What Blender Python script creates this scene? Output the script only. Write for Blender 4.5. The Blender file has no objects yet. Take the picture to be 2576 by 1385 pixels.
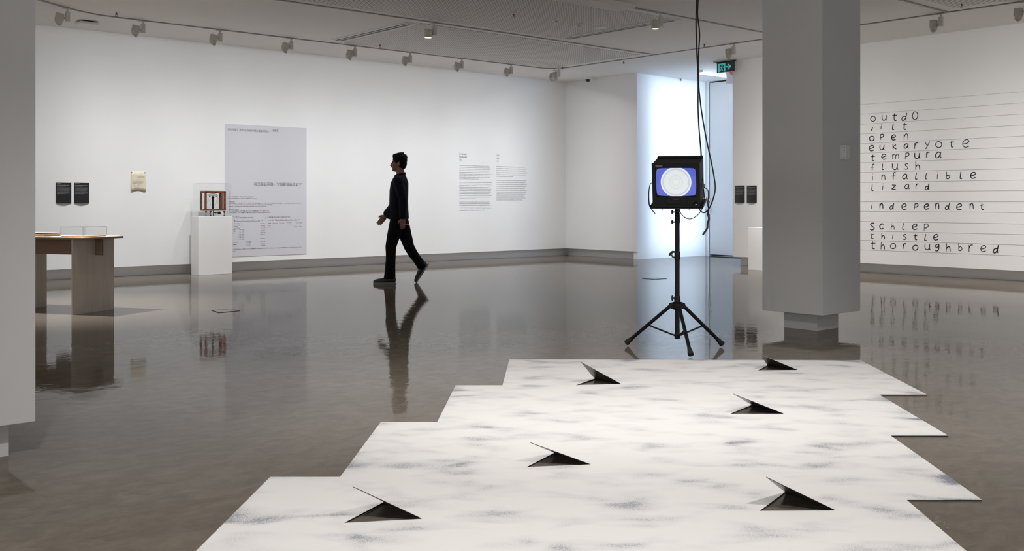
import bpy, bmesh, math, random
from mathutils import Vector, Matrix
from mathutils.geometry import tessellate_polygon
random.seed(7)
PI = math.pi
C = bpy.context.scene.collection
SC = bpy.context.scene

# ------------------------------------------------------------------ camera
W_, H_ = 2576, 1385
CX, CY, F = 1330.0, 508.0, 2525.0          # principal point and focal length in photo pixels
EYE = 1.10
YAW = math.atan2(0.7495, 0.6618)
FWD = Vector((math.cos(YAW), math.sin(YAW), 0)); RGT = Vector((math.sin(YAW), -math.cos(YAW), 0))
cam = bpy.data.cameras.new('camera'); camo = bpy.data.objects.new('camera', cam); C.objects.link(camo)
cam.sensor_fit = 'HORIZONTAL'; cam.sensor_width = 36; cam.lens = F/W_*36
cam.shift_x = (W_/2-CX)/W_; cam.shift_y = -(H_/2-CY)/W_
camo.location = (0, 0, EYE); camo.rotation_euler = (PI/2, 0, YAW-PI/2)
cam.clip_start = 0.05; cam.clip_end = 200
SC.camera = camo
# ------------------------------------------------------------------ world + exposure
w = bpy.data.worlds.new('world'); SC.world = w; w.use_nodes = True
w.node_tree.nodes['Background'].inputs[0].default_value = (0.6, 0.7, 0.85, 1)
w.node_tree.nodes['Background'].inputs[1].default_value = 0.3
vs = SC.view_settings
SC.cycles.transparent_max_bounces = 32
vs.view_transform = 'Standard'; vs.look = 'None'; vs.exposure = 0.0; vs.gamma = 1.0; vs.use_curve_mapping = False

def area(name, loc, target, sx, sy, power, col, spread=180):
    l = bpy.data.lights.new(name, 'AREA'); l.shape = 'RECTANGLE'; l.size = sx; l.size_y = sy
    l.energy = power; l.color = col; l.spread = math.radians(spread)
    o = bpy.data.objects.new(name, l); C.objects.link(o); o.location = loc
    o.rotation_euler = (Vector(target)-Vector(loc)).to_track_quat('-Z', 'Y').to_euler()
    return o
def washer(name, loc, target, power, col, sig=17.0, r=0.05):
    """wall-washer optic: strong towards the foot of the wall, fading towards its top"""
    o = spot(name, loc, target, power, col, 178, .06, r); l = o.data; l.use_nodes = True; nt = l.node_tree; L = nt.links.new
    em = nt.nodes['Emission']; tc = nt.nodes.new('ShaderNodeTexCoord'); sx = nt.nodes.new('ShaderNodeSeparateXYZ'); L(tc.outputs['Normal'], sx.inputs[0])
    prev = sx.outputs[2]
    for op, v in (('ABSOLUTE', None), ('ARCCOSINE', None), ('MULTIPLY', -180/PI/sig), ('EXPONENT', None), ('ADD', .011)):
        n = nt.nodes.new('ShaderNodeMath'); n.operation = op; L(prev, n.inputs[0])
        if v is not None: n.inputs[1].default_value = v
        prev = n.outputs[0]
    mr = nt.nodes.new('ShaderNodeMapRange'); mr.inputs[1].default_value = -.95; mr.inputs[2].default_value = -.70; L(sx.outputs[1], mr.inputs[0])
    mu = nt.nodes.new('ShaderNodeMath'); mu.operation = 'MULTIPLY'; L(prev, mu.inputs[0]); L(mr.outputs[0], mu.inputs[1])
    L(mu.outputs[0], em.inputs['Strength']); return o
def spot(name, loc, target, power, col, ang, blend=1.0, r=0.04):
    l = bpy.data.lights.new(name, 'SPOT'); l.energy = power; l.color = col
    l.spot_size = math.radians(ang); l.spot_blend = blend; l.shadow_soft_size = r
    o = bpy.data.objects.new(name, l); C.objects.link(o); o.location = loc
    o.rotation_euler = (Vector(target)-Vector(loc)).to_track_quat('-Z', 'Y').to_euler()
    return o
WARM = (1.0, 0.965, 0.93); NEUT = (0.97, 0.98, 1.0)
ZC = 3.57                      # ceiling height
YN, XE = 15.0, 14.27           # long wall on the left, wall with the word list
YT, XT = 13.69, 12.72          # lighting track loop
P_AMB = 132
P_WASH, P_ART, P_DAY = 366, 288, 25
# daylight that enters the side passage round the corner
area('passage_daylight', (15.50, 10.2, 1.78), (15.50, 13.1, 1.78), 1.6, 3.5, P_DAY, (0.68, 0.83, 1.0), 25)
area('passage_daylight_soft', (15.5, 9.0, 1.6), (15.3, 13.1, 2.2), 1.6, 2.6, 50, (0.46, 0.67, 1.0), 170)
# two added fill lamps behind the camera, lifting the ambient level
area('rear_fill', (-5.8, 4.0, 1.8), (5, 4.0, 1.8), 10, 3.0, P_AMB, (0.96, 0.97, 1.0))
area('side_fill', (7.5, -5.8, 1.8), (7.5, 5, 1.8), 9, 3.0, P_AMB*.48, (0.93, 0.96, 1.0))
# gallery spots above the floor piece (fixtures out of frame)
def CW(x, z, h=0.0):           # point given as metres right of / in front of the lens axis
    v = RGT*x + FWD*z; return Vector((v.x, v.y, h))
for (x, z, tx, tz, k) in ((-1.1, 1.5, -0.7, 3.4, 1.15), (2.4, 1.6, 1.5, 3.6, 1.1), (2.9, 4.4, 1.5, 6.0, .75), (-0.3, 4.3, 0.2, 6.2, .85)):
    spot('floor_piece_spot', CW(x, z, 3.3), CW(tx, tz, 0), P_ART*k, WARM, 78, 1.0, 0.05)
spot('table_spot', (2.6, 11.3, 3.3), (3.1, 11.0, .7), 850, WARM, 66, .9, .03)
for (x, y) in ((3.0, 3.0), (7.5, 2.0), (3.0, 9.0), (9.5, 6.2), (-1.5, 5.0)):
    spot('gallery_downlight', (x, y, 3.35), (x, y, 0), 40, WARM, 110, 1.0, 0.1)

# ------------------------------------------------------------------ helpers
def ray(px, py): return RGT*((px-CX)/F) + FWD + Vector((0, 0, (CY-py)/F))
def on_floor(px, py, h=0.0):
    r = ray(px, py); t = (h-EYE)/r.z; return r*t + Vector((0, 0, EYE))
def on_ceil(px, py, h=ZC): return on_floor(px, py, h)
def on_y(px, py, Y=YN):
    r = ray(px, py); t = Y/r.y; return r*t + Vector((0, 0, EYE))
def on_x(px, py, X=XE):
    r = ray(px, py); t = X/r.x; return r*t + Vector((0, 0, EYE))
def at_depth(px, py, d): return ray(px, py)*d + Vector((0, 0, EYE))

class MB:
    def __init__(s): s.v = []; s.f = []; s.s = []; s.m = None
    def add(s, vs, fs, smooth=False):
        n = len(s.v)
        s.v += [tuple(s.m @ Vector(p)) if s.m else tuple(p) for p in vs]
        s.f += [tuple(i+n for i in q) for q in fs]; s.s += [smooth]*len(fs); return s
    def box(s, a, b):
        x0, y0, z0 = a; x1, y1, z1 = b
        return s.add([(x0,y0,z0),(x1,y0,z0),(x1,y1,z0),(x0,y1,z0),(x0,y0,z1),(x1,y0,z1),(x1,y1,z1),(x0,y1,z1)],
            [(0,3,2,1),(4,5,6,7),(0,1,5,4),(1,2,6,5),(2,3,7,6),(3,0,4,7)])
    def cyl(s, a, b, r0, r1=None, n=16, cap=True):
        r1 = r0 if r1 is None else r1
        a, b = Vector(a), Vector(b); d = (b-a).normalized()
        u = d.orthogonal().normalized(); v = d.cross(u)
        vs = []
        for c, r in ((a, r0), (b, r1)):
            for i in range(n):
                t = 2*PI*i/n; vs.append(c + u*math.cos(t)*r + v*math.sin(t)*r)
        s.add(vs, [(i, (i+1) % n, n+(i+1) % n, n+i) for i in range(n)], True)
        if cap: s.add(vs[:n], [tuple(reversed(range(n)))]); s.add(vs[n:], [tuple(range(n))])
        return s
    def lathe(s, prof, o=(0,0,0), ax=(0,0,1), n=20):
        o = Vector(o); d = Vector(ax).normalized(); u = d.orthogonal().normalized(); v = d.cross(u); vs = []
        for r, h in prof:
            for i in range(n):
                t = 2*PI*i/n; vs.append(o + d*h + u*math.cos(t)*r + v*math.sin(t)*r)
        k = len(prof)
        fs = [(j*n+i, j*n+(i+1) % n, (j+1)*n+(i+1) % n, (j+1)*n+i) for j in range(k-1) for i in range(n)]
        s.add(vs, fs, True); s.add(vs[:n], [tuple(reversed(range(n)))]); s.add(vs[-n:], [tuple(range(n))]); return s
    def tube(s, pts, r, n=8, rs=None, flat=1.0):
        pts = [Vector(p) for p in pts]; vs = []; prev = None; k = len(pts)
        for i, p in enumerate(pts):
            d = (pts[min(i+1, k-1)]-pts[max(i-1, 0)]).normalized()
            if prev is None: u = d.orthogonal().normalized()
            else:
                u = prev - d*prev.dot(d); u = u.normalized() if u.length > 1e-6 else d.orthogonal().normalized()
            prev = u; v = d.cross(u); rr = rs[i] if rs else r
            for j in range(n):
                t = 2*PI*j/n; vs.append(p + u*math.cos(t)*rr + v*math.sin(t)*rr*flat)
        fs = [(j*n+i, j*n+(i+1) % n, (j+1)*n+(i+1) % n, (j+1)*n+i) for j in range(k-1) for i in range(n)]
        s.add(vs, fs, True); s.add(vs[:n], [tuple(reversed(range(n)))]); s.add(vs[-n:], [tuple(range(n))]); return s
    def prism(s, poly, off):
        n = len(poly); off = Vector(off); a = [Vector(p) for p in poly]; b = [p+off for p in a]
        tr = tessellate_polygon([a])
        s.add(a+b, [tuple(t) for t in tr] + [tuple(n+i for i in reversed(t)) for t in tr])
        return s.add(a+b, [(i, (i+1) % n, n+(i+1) % n, n+i) for i in range(n)])
    def ell(s, c, r, rot=None, nu=16, nv=10):
        M = Matrix.Translation(Vector(c)) @ (rot.to_4x4() if rot else Matrix.Identity(4)) @ Matrix.Diagonal((r[0], r[1], r[2], 1))
        vs = [M @ Vector((0, 0, -1))]
        for j in range(1, nv):
            p = -PI/2 + PI*j/nv
            for i in range(nu):
                t = 2*PI*i/nu; vs.append(M @ Vector((math.cos(p)*math.cos(t), math.cos(p)*math.sin(t), math.sin(p))))
        vs.append(M @ Vector((0, 0, 1))); N = len(vs)-1
        fs = [(0, 1+(i+1) % nu, 1+i) for i in range(nu)]
        for j in range(nv-2):
            a = 1+j*nu; fs += [(a+i, a+(i+1) % nu, a+nu+(i+1) % nu, a+nu+i) for i in range(nu)]
        a = 1+(nv-2)*nu; fs += [(a+i, a+(i+1) % nu, N) for i in range(nu)]
        return s.add(vs, fs, True)
    def cap(s, a, ra, b, rb):
        s.cyl(a, b, ra, rb, 16); s.ell(a, (ra,)*3); s.ell(b, (rb,)*3); return s
    def chain(s, pts):
        for (a, ra), (b, rb) in zip(pts, pts[1:]): s.cap(a, ra, b, rb)
        return s
    def loft(s, secs, n=28):       # (cx, cy, z, rx, ry)
        vs = []
        for (cx, cy, z, rx, ry) in secs:
            for i in range(n):
                t = 2*PI*i/n; vs.append((cx+math.cos(t)*rx, cy+math.sin(t)*ry, z))
        k = len(secs)
        s.add(vs, [(j*n+i, j*n+(i+1) % n, (j+1)*n+(i+1) % n, (j+1)*n+i) for j in range(k-1) for i in range(n)], True)
        s.add(vs[:n], [tuple(reversed(range(n)))]); s.add(vs[-n:], [tuple(range(n))]); return s
    def mesh(s, name, mat):
        me = bpy.data.meshes.new(name); me.from_pydata(s.v, [], s.f)
        me.polygons.foreach_set('use_smooth', s.s)
        if mat: me.materials.append(mat)
        bm = bmesh.new(); bm.from_mesh(me); bmesh.ops.recalc_face_normals(bm, faces=bm.faces); bm.to_mesh(me); bm.free()
        me.update(); return me
    def build(s, name, mat, parent=None, bevel=0, **props):
        o = bpy.data.objects.new(name, s.mesh(name, mat)); C.objects.link(o)
        if parent: o.parent = parent
        if bevel:
            b = o.modifiers.new('bevel', 'BEVEL'); b.width = bevel; b.segments = 2; b.limit_method = 'ANGLE'; b.angle_limit = math.radians(40)
        for k, v in props.items(): o[k] = v
        return o
def thing(name, label, cat, loc=(0,0,0), rotz=0, group=None):
    o = bpy.data.objects.new(name, None); C.objects.link(o); o.location = loc; o.rotation_euler = (0, 0, rotz)
    o.empty_display_size = 0.1
    o['label'] = label; o['category'] = cat
    if group: o['group'] = group
    return o
def tag(o, label, cat, group=None):
    o['label'] = label; o['category'] = cat
    if group: o['group'] = group
    return o
def dup(root, loc, rotz, label, group=None):
    r = root.copy(); C.objects.link(r); r.location = loc; r.rotation_euler = (0, 0, rotz); r['label'] = label
    if group: r['group'] = group
    for ch in list(root.children):
        c = ch.copy(); C.objects.link(c); c.parent = r
        for g in ch.children:
            d = g.copy(); C.objects.link(d); d.parent = c
    return r
def ST(o): o['kind'] = 'structure'; return o

# ------------------------------------------------------------------ materials
def mat(name, col, rough=0.6, metal=0.0, spec=0.5, **kw):
    m = bpy.data.materials.new(name); m.use_nodes = True; b = m.node_tree.nodes['Principled BSDF']
    b.inputs['Base Color'].default_value = (*col, 1); b.inputs['Roughness'].default_value = rough
    b.inputs['Metallic'].default_value = metal; b.inputs['Specular IOR Level'].default_value = spec
    if 'emit' in kw:
        b.inputs['Emission Color'].default_value = (*kw['emit'], 1); b.inputs['Emission Strength'].default_value = kw['es']
    return m
def noisy(name, c0, c1, scale, rough=0.6, bump=0.0, bscale=80, detail=4, sc=(1,1,1), spec=0.5):
    m = mat(name, c0, rough, 0, spec); nt = m.node_tree; b = nt.nodes['Principled BSDF']
    tc = nt.nodes.new('ShaderNodeTexCoord'); mp = nt.nodes.new('ShaderNodeMapping'); mp.inputs['Scale'].default_value = sc
    nt.links.new(tc.outputs['Object'], mp.inputs[0])
    n = nt.nodes.new('ShaderNodeTexNoise'); n.inputs['Scale'].default_value = scale; n.inputs['Detail'].default_value = detail
    nt.links.new(mp.outputs[0], n.inputs['Vector'])
    r = nt.nodes.new('ShaderNodeValToRGB'); r.color_ramp.elements[0].color = (*c0, 1); r.color_ramp.elements[1].color = (*c1, 1)
    r.color_ramp.elements[0].position = .35; r.color_ramp.elements[1].position = .65
    nt.links.new(n.outputs[0], r.inputs[0]); nt.links.new(r.outputs[0], b.inputs['Base Color'])
    if bump:
        n2 = nt.nodes.new('ShaderNodeTexNoise'); n2.inputs['Scale'].default_value = bscale; nt.links.new(tc.outputs['Object'], n2.inputs['Vector'])
        bp = nt.nodes.new('ShaderNodeBump'); bp.inputs['Strength'].default_value = bump; bp.inputs['Distance'].default_value = .002
        nt.links.new(n2.outputs[0], bp.inputs['Height']); nt.links.new(bp.outputs[0], b.inputs['Normal'])
    return m
M_wall = noisy('white_wall_paint', (.80,.80,.80), (.82,.82,.815), 1.2, .65, .03, 120)
M_ceil = noisy('white_ceiling_paint', (.84,.81,.78), (.86,.83,.80), 1.0, .7)
M_base = noisy('grey_plinth_paint', (.72,.715,.71), (.75,.745,.74), 2, .5)
M_col = noisy('column_paint', (.66,.66,.66), (.68,.675,.67), 1.5, .6, .03, 120)
M_white = mat('white_lacquer', (.80,.79,.78), .5)
M_black = mat('black_metal', (.005,.005,.006), .4, spec=.3)
M_rubber = mat('black_rubber', (.010,.010,.011), .6)
M_plastic = noisy('black_plastic', (.004,.004,.0045), (.006,.006,.0065), 30, .5, spec=.25)
M_fix = mat('beige_lamp_housing', (.60,.57,.50), .5)
M_fix2 = mat('lamp_gearbox', (.66,.64,.60), .5)
M_track = mat('track_grey', (.34,.33,.31), .5)
M_steel = mat('brushed_steel', (.5,.5,.5), .3, 1.0)
M_ink = mat('black_ink', (.012,.012,.012), .6)
M_line = mat('grey_pencil', (.42,.42,.43), .7)
M_txt = mat('grey_vinyl_lettering', (.17,.17,.19), .6)
M_txtl = mat('faint_vinyl_lettering', (.46,.46,.48), .6)
M_ptxt = mat('print_ink', (.07,.07,.08), .6)
M_dark = mat('dark_recess', (.02,.02,.022), .6)

def floor_mat():
    m = mat('polished_concrete', (.13,.12,.11), .1); nt = m.node_tree; b = nt.nodes['Principled BSDF']; L = nt.links.new
    tc = nt.nodes.new('ShaderNodeTexCoord')
    def noise(scale, detail, sc=(1,1,1), rough=.5, dist=0, rz=0):
        mp = nt.nodes.new('ShaderNodeMapping'); mp.inputs['Scale'].default_value = sc; mp.inputs['Rotation'].default_value = (0,0,rz)
        L(tc.outputs['Object'], mp.inputs[0]); n = nt.nodes.new('ShaderNodeTexNoise')
        n.inputs['Scale'].default_value = scale; n.inputs['Detail'].default_value = detail
        n.inputs['Roughness'].default_value = rough; n.inputs['Distortion'].default_value = dist
        L(mp.outputs[0], n.inputs['Vector']); return n.outputs[0]
    a = noise(.55, 6, (1,1,1), .6, .6)
    r = nt.nodes.new('ShaderNodeValToRGB'); e = r.color_ramp.elements
    e[0].position = .3; e[0].color = (.140,.120,.098,1); e[1].position = .7; e[1].color = (.200,.172,.142,1)
    L(a, r.inputs[0])
    f = noise(7, 9, (1,1.6,1), .72, .8, 0.8)
    r2 = nt.nodes.new('ShaderNodeValToRGB'); r2.color_ramp.elements[0].position = .3; r2.color_ramp.elements[0].color = (.78,.78,.78,1)
    r2.color_ramp.elements[1].position = .7; r2.color_ramp.elements[1].color = (1.18,1.18,1.18,1); L(f, r2.inputs[0])
    mx = nt.nodes.new('ShaderNodeMix'); mx.data_type = 'RGBA'; mx.blend_type = 'MULTIPLY'; mx.inputs[0].default_value = 1
    L(r.outputs[0], mx.inputs[6]); L(r2.outputs[0], mx.inputs[7]); L(mx.outputs[2], b.inputs['Base Color'])
    q = noise(4.0, 5)
    mr = nt.nodes.new('ShaderNodeMapRange'); mr.inputs[3].default_value = .0; mr.inputs[4].default_value = .035
    L(q, mr.inputs[0]); L(mr.outputs[0], b.inputs['Roughness'])
    h1 = noise(6.5, 4, (1,1,1), .6, .6); h2 = noise(34, 2, (1,1,1), .5)
    ad = nt.nodes.new('ShaderNodeMath'); ad.operation = 'MULTIPLY_ADD'; ad.inputs[1].default_value = .12; L(h2, ad.inputs[0]); L(h1, ad.inputs[2])
    bp = nt.nodes.new('ShaderNodeBump'); bp.inputs['Strength'].default_value = 1.0; bp.inputs['Distance'].default_value = .00085
    L(ad.outputs[0], bp.inputs['Height']); L(bp.outputs[0], b.inputs['Normal'])
    # waxed concrete: sheen weaker than bare glass, so the mirror part is scaled down
    df = nt.nodes.new('ShaderNodeBsdfDiffuse'); gl = nt.nodes.new('ShaderNodeBsdfGlossy'); fr = nt.nodes.new('ShaderNodeFresnel'); fr.inputs[0].default_value = 1.45
    pw = nt.nodes.new('ShaderNodeMath'); pw.operation = 'POWER'; pw.inputs[1].default_value = 1.5; L(fr.outputs[0], pw.inputs[0])
    ms = nt.nodes.new('ShaderNodeMath'); ms.operation = 'MULTIPLY'; ms.inputs[1].default_value = 1.05; L(pw.outputs[0], ms.inputs[0])
    L(mx.outputs[2], df.inputs['Color']); L(mr.outputs[0], gl.inputs['Roughness']); L(bp.outputs[0], gl.inputs['Normal'])
    sh = nt.nodes.new('ShaderNodeMixShader'); L(ms.outputs[0], sh.inputs[0]); L(df.outputs[0], sh.inputs[1]); L(gl.outputs[0], sh.inputs[2])
    L(sh.outputs[0], nt.nodes['Material Output'].inputs[0]); nt.nodes.remove(b)
    return m
M_floor = floor_mat()

def perf_mat():
    m = mat('perforated_board', (.66,.65,.635), .7); nt = m.node_tree; b = nt.nodes['Principled BSDF']; L = nt.links.new
    tc = nt.nodes.new('ShaderNodeTexCoord'); mp = nt.nodes.new('ShaderNodeMapping'); mp.inputs['Scale'].default_value = (22,22,22)
    L(tc.outputs['Object'], mp.inputs[0])
    fr = nt.nodes.new('ShaderNodeVectorMath'); fr.operation = 'FRACTION'; L(mp.outputs[0], fr.inputs[0])
    sb = nt.nodes.new('ShaderNodeVectorMath'); sb.operation = 'SUBTRACT'; sb.inputs[1].default_value = (.5,.5,0); L(fr.outputs[0], sb.inputs[0])
    ml = nt.nodes.new('ShaderNodeVectorMath'); ml.operation = 'MULTIPLY'; ml.inputs[1].default_value = (1,1,0); L(sb.outputs[0], ml.inputs[0])
    ln = nt.nodes.new('ShaderNodeVectorMath'); ln.operation = 'LENGTH'; L(ml.outputs[0], ln.inputs[0])
    lt = nt.nodes.new('ShaderNodeMath'); lt.operation = 'LESS_THAN'; lt.inputs[1].default_value = .27; L(ln.outputs['Value'], lt.inputs[0])
    mx = nt.nodes.new('ShaderNodeMix'); mx.data_type = 'RGBA'; mx.inputs[6].default_value = (.84,.81,.78,1); mx.inputs[7].default_value = (.06,.06,.06,1)
    L(lt.outputs[0], mx.inputs[0]); L(mx.outputs[2], b.inputs['Base Color']); return m
M_perf = perf_mat()

def wood_mat(name, c0, c1, sc=(1.2, 14, 14)):
    return noisy(name, c0, c1, 3.0, .5, 0, 80, 6, sc)
M_ply = wood_mat('birch_plywood', (.47,.41,.35), (.53,.47,.40), (10, 10, 1.0))
M_plyt = wood_mat('birch_plywood_lit_top', (.74,.65,.52), (.78,.69,.56))  # paler copy of the plywood, lamplight on the top put into the colour
M_plye = mat('plywood_edge_shaded_apron', (.24,.155,.10), .6)  # dark edge tone; on the apron it carries the shade under the top
M_maho = wood_mat('mahogany', (.15,.042,.010), (.23,.068,.017), (2, 12, 12))
M_tan = wood_mat('tan_board', (.50,.28,.13), (.58,.34,.17))

def acrylic(name='clear_acrylic', fac=.07):
    m = bpy.data.materials.new(name); m.use_nodes = True; nt = m.node_tree; L = nt.links.new
    nt.nodes.remove(nt.nodes['Principled BSDF']); out = nt.nodes['Material Output']
    t = nt.nodes.new('ShaderNodeBsdfTransparent'); t.inputs[0].default_value = (.99,.994,.994,1)
    g = nt.nodes.new('ShaderNodeBsdfGlossy'); g.inputs['Roughness'].default_value = .03
    lw = nt.nodes.new('ShaderNodeLayerWeight'); pw = nt.nodes.new('ShaderNodeMath'); pw.operation = 'POWER'; pw.inputs[1].default_value = 5; L(lw.outputs['Facing'], pw.inputs[0])
    fr = nt.nodes.new('ShaderNodeMath'); fr.operation = 'MULTIPLY_ADD'; fr.inputs[1].default_value = .7; fr.inputs[2].default_value = .012; L(pw.outputs[0], fr.inputs[0])
    mx = nt.nodes.new('ShaderNodeMixShader'); L(fr.outputs[0], mx.inputs[0]); L(t.outputs[0], mx.inputs[1]); L(g.outputs[0], mx.inputs[2])
    L(mx.outputs[0], out.inputs[0]); return m
M_acr = acrylic()

# ------------------------------------------------------------------ room shell
XW, YS = -6.0, -6.0
HB = 0.15                                     # walls stop short of the floor over a set-back base
OY0, OY1 = 10.78, 13.03                       # opening to the passage in the east wall
WT = 0.37
XB = 16.38                                    # passage back wall
ST(MB().box((XW-.3, YS-.3, -.2), (XB+.4, YN+.4, 0)).build('floor', M_floor))
ceil_ = ST(MB().box((XW-.3, YS-.3, ZC), (XB+.4, YN+.4, ZC+.2)).build('ceiling', M_ceil))
ST(MB().box((XW, YN, HB), (XE+.3, YN+.3, ZC)).build('wall_left', M_wall))
ST(MB().box((XE, OY1, HB), (XE+WT, YN, ZC)).box((XE+.02, OY1, 0), (XE+WT, OY1+.10, HB)).build('wall_corner', M_wall))
ST(MB().box((XE, YS, HB), (XE+WT, OY0, ZC)).build('wall_right', M_wall))
ST(MB().box((XW-.3, YS, 0), (XW, YN, ZC)).build('wall_west', M_wall))
ST(MB().box((XW, YS-.3, 0), (XB+.3, YS, ZC)).build('wall_south', M_wall))
ST(MB().box((XW, YN+.14, 0), (XE+.3, YN+.3, HB)).build('baseboard_left', M_base))
ST(MB().box((XE+.14, OY1+.10, 0), (XE+WT, YN+.14, HB)).box((XE+.04, OY1+.10, 0), (XE+.14, OY1+.12, HB)).build('baseboard_corner', M_base))
ST(MB().box((XE+.14, YS, 0), (XE+WT, OY0-.06, HB)).build('baseboard_right', M_base))
# passage
ST(MB().box((XE+WT, OY1+.04, 0), (XB+.3, OY1+.34, ZC)).build('wall_passage', M_wall))
dY0 = on_x(1781, 642, XB).y
ST(MB().box((XB, dY0+.01, 0), (XB+.3, OY1+.04, ZC)).box((XB, 6.5, 0), (XB+.3, dY0-1.31, ZC)).box((XB+.06, dY0-1.3, 0), (XB+.3, dY0, .004)).build('wall_passage_end', M_wall))
ST(MB().box((XE+WT, 6.5, 0), (XB+.3, 6.8, ZC)).build('wall_passage_side', M_wall))
# full-height door in the passage end wall
dr = ST(MB().box((XB+.04, dY0-1.285, .03), (XB+.09, dY0-.018, ZC-.03)).build('door_1', M_wall))
MB().box((XB+.12, dY0-1.31, 0), (XB+.3, dY0, ZC)).build('door_recess', M_dark, dr)
lk = on_x(1786.5, 501.5, XB+.04); hd = on_x(1786.5, 524, XB+.04)
MB().cyl((XB+.04, lk.y, lk.z), (XB+.01, lk.y, lk.z), .026, .022, 20).build('door_lock', M_steel, dr, label='round steel deadlock')
MB().box((XB+.025, hd.y-.02, hd.z-.11), (XB+.04, hd.y+.02, hd.z+.11)).cyl((XB+.03, hd.y, hd.z-.03), (XB-.03, hd.y, hd.z-.03), .012, .012, 12)\
    .box((XB-.035, hd.y-.09, hd.z-.042), (XB-.02, hd.y+.012, hd.z-.018)).build('door_handle', M_steel, dr, label='steel lever on a long plate')
# hidden cupboard latches on the passage wall
for i, (px, lb) in enumerate(((1663, 'small steel hook latch on passage wall, left of stand'), (1731, 'small steel hook latch on passage wall, right of stand'))):
    p = on_y(px, 526, OY1+.04); t = thing('wall_latch', lb, 'latch', (p.x, OY1+.04, p.z))
    MB().tube([(-.035, -.006, .035), (-.035, -.008, .01), (-.025, -.008, -.005), (-.01, -.008, -.008)], .0022, 6).build('hook', M_steel, t)
    MB().lathe([(.012, 0), (.012, .008), (.006, .016)], (.025, 0, -.005), (0, -1, 0), 14).box((.037, -.01, -.02), (.047, 0, .012)).build('keyhole_plate', M_track, t)

# ceiling: lighting tracks, perforated boards, slots
def flat(name, x0, y0, x1, y1, dz, m, parent=ceil_, z1=None, **k):
    return MB().box((x0, y0, ZC-dz), (x1, y1, ZC+.01)).build(name, m, parent, **k)
TL = [13.69, 11.20, 8.68, 6.17, 3.66, 1.15]
X0T = 4.48
track_pts = []
def track_run(pts, wd=.035, dz=.012):
    mb = MB()
    pts = [Vector((p[0], p[1], 0)) for p in pts]; n = len(pts); L_, R_ = [], []
    for i, p in enumerate(pts):
        d = (pts[min(i+1, n-1)]-pts[max(i-1, 0)]).normalized(); q = Vector((-d.y, d.x, 0))*wd/2; L_.append(p+q); R_.append(p-q)
    vs = [(v.x, v.y, ZC-dz) for v in L_]+[(v.x, v.y, ZC-dz) for v in R_]+[(v.x, v.y, ZC) for v in L_]+[(v.x, v.y, ZC) for v in R_]
    fs = []
    for i in range(n-1):
        fs += [(i, i+1, n+i+1, n+i), (i, 2*n+i, 2*n+i+1, i+1), (n+i, n+i+1, 3*n+i+1, 3*n+i)]
    mb.add(vs, fs); return mb
loop = [(2.2, 6.0), (2.2, 11.2), (2.42, 11.95), (2.9, 12.52), (3.66, 13.15), (4.03, 13.43), (4.25, 13.56), (4.5, 13.66), (4.8, 13.69)]
loop += [(XT-.35, 13.69)] + [(XT-.35+.35*math.sin(t), 13.34+.35*math.cos(t)) for t in [PI/2*i/6 for i in range(1, 6)]] + [(XT, 13.3), (XT, -5.5)]
tk = thing('lighting_track', 'thin grey lighting track looping along the walls with straight cross runs on the ceiling', 'track', (0, 0, 0)); track_run(loop).build('rail', M_track, tk)
for y in TL[1:4]:
    track_run([(-5.5, y), (XT-.02, y)]).build('rail', M_track, tk)
sl1 = on_ceil(941, 79).x; sl2 = on_ceil(1561, 72).x
for (x0, y0, x1, y1) in ((sl1+.12, 11.38, XT-.18, 13.58), (-5.5, 8.86, sl2-.14, 11.05), (-5.5, 3.8, XT-.2, 5.98)):
    flat('perforated_panel', x0, y0, x1, y1, .004, M_perf)
def slot(x, y0, y1, lb):
    t = thing('slot_diffuser', lb, 'vent', (x, (y0+y1)/2, ZC)); h = (y1-y0)/2
    MB().box((-.10, -h, -.014), (-.065, h, 0)).box((.065, -h, -.014), (.10, h, 0)).box((-.012, -h, -.012), (.012, h, 0))\
        .box((-.10, -h-.05, -.014), (.10, -h, 0)).box((-.10, h, -.014), (.10, h+.05, 0)).build('frame', M_wall, t)
    MB().box((-.066, -h, -.005), (.066, h, -.001)).build('slot', M_dark, t)
slot(sl1, 11.5, 13.38, 'long white two-slot air diffuser at upper left of the ceiling')
slot(sl2, 8.88, 10.97, 'long white two-slot air diffuser above the television')
bA = on_ceil(1557, 30, ZC-.055)
t = thing('ceiling_bulkhead', 'low white rectangular box fixed under the ceiling at top of picture', 'box', (bA.x-3.0, bA.y-.14, ZC))
MB().box((0, -.14, -.05), (3.0, .14, 0)).build('casing', M_ceil, t)
MB().box((0, .14, -.055), (3.0, .155, -.0)).build('rim', M_white, t)

# ------------------------------------------------------------------ columns
def column(name, label, near, s=0.60, ins=.135):
    """near: world xy of the corner closest to the camera; body spreads to +x and +y"""
    x, y = near; t = thing(name, label, 'column', (x+s/2, y+s/2, 0)); h = s/2
    MB().box((-h, -h, HB), (h, h, ZC)).build('shaft', M_col, t, bevel=.003)
    MB().box((-h+ins, -h+ins, 0), (h-ins, h-ins, HB)).build('base', M_col, t)
    return t
c1 = on_floor(2068.5, 794, HB)
column('column', 'square white column right of the television, with switch box', (c1.x, c1.y), .60)
c2 = on_floor(89.5, 1059.7, HB)
column('column', 'grey square column cut off by the left picture edge', (c2.x-.60, c2.y), .60, .085)
# control box on the column's right face
p = on_y(2119, 383, c1.y)
t = thing('sensor_box', 'small white wall control box on the column right of the television', 'box', (p.x, c1.y, p.z))
MB().box((-.035, -.055, -.058), (.028, 0, .058)).build('housing', M_white, t, bevel=.003)
for k in range(4): MB().box((-.0365, -.045, -.048+k*.028), (-.0345, -.035, -.040+k*.028)).build('vent_slot', M_track, t)

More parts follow.
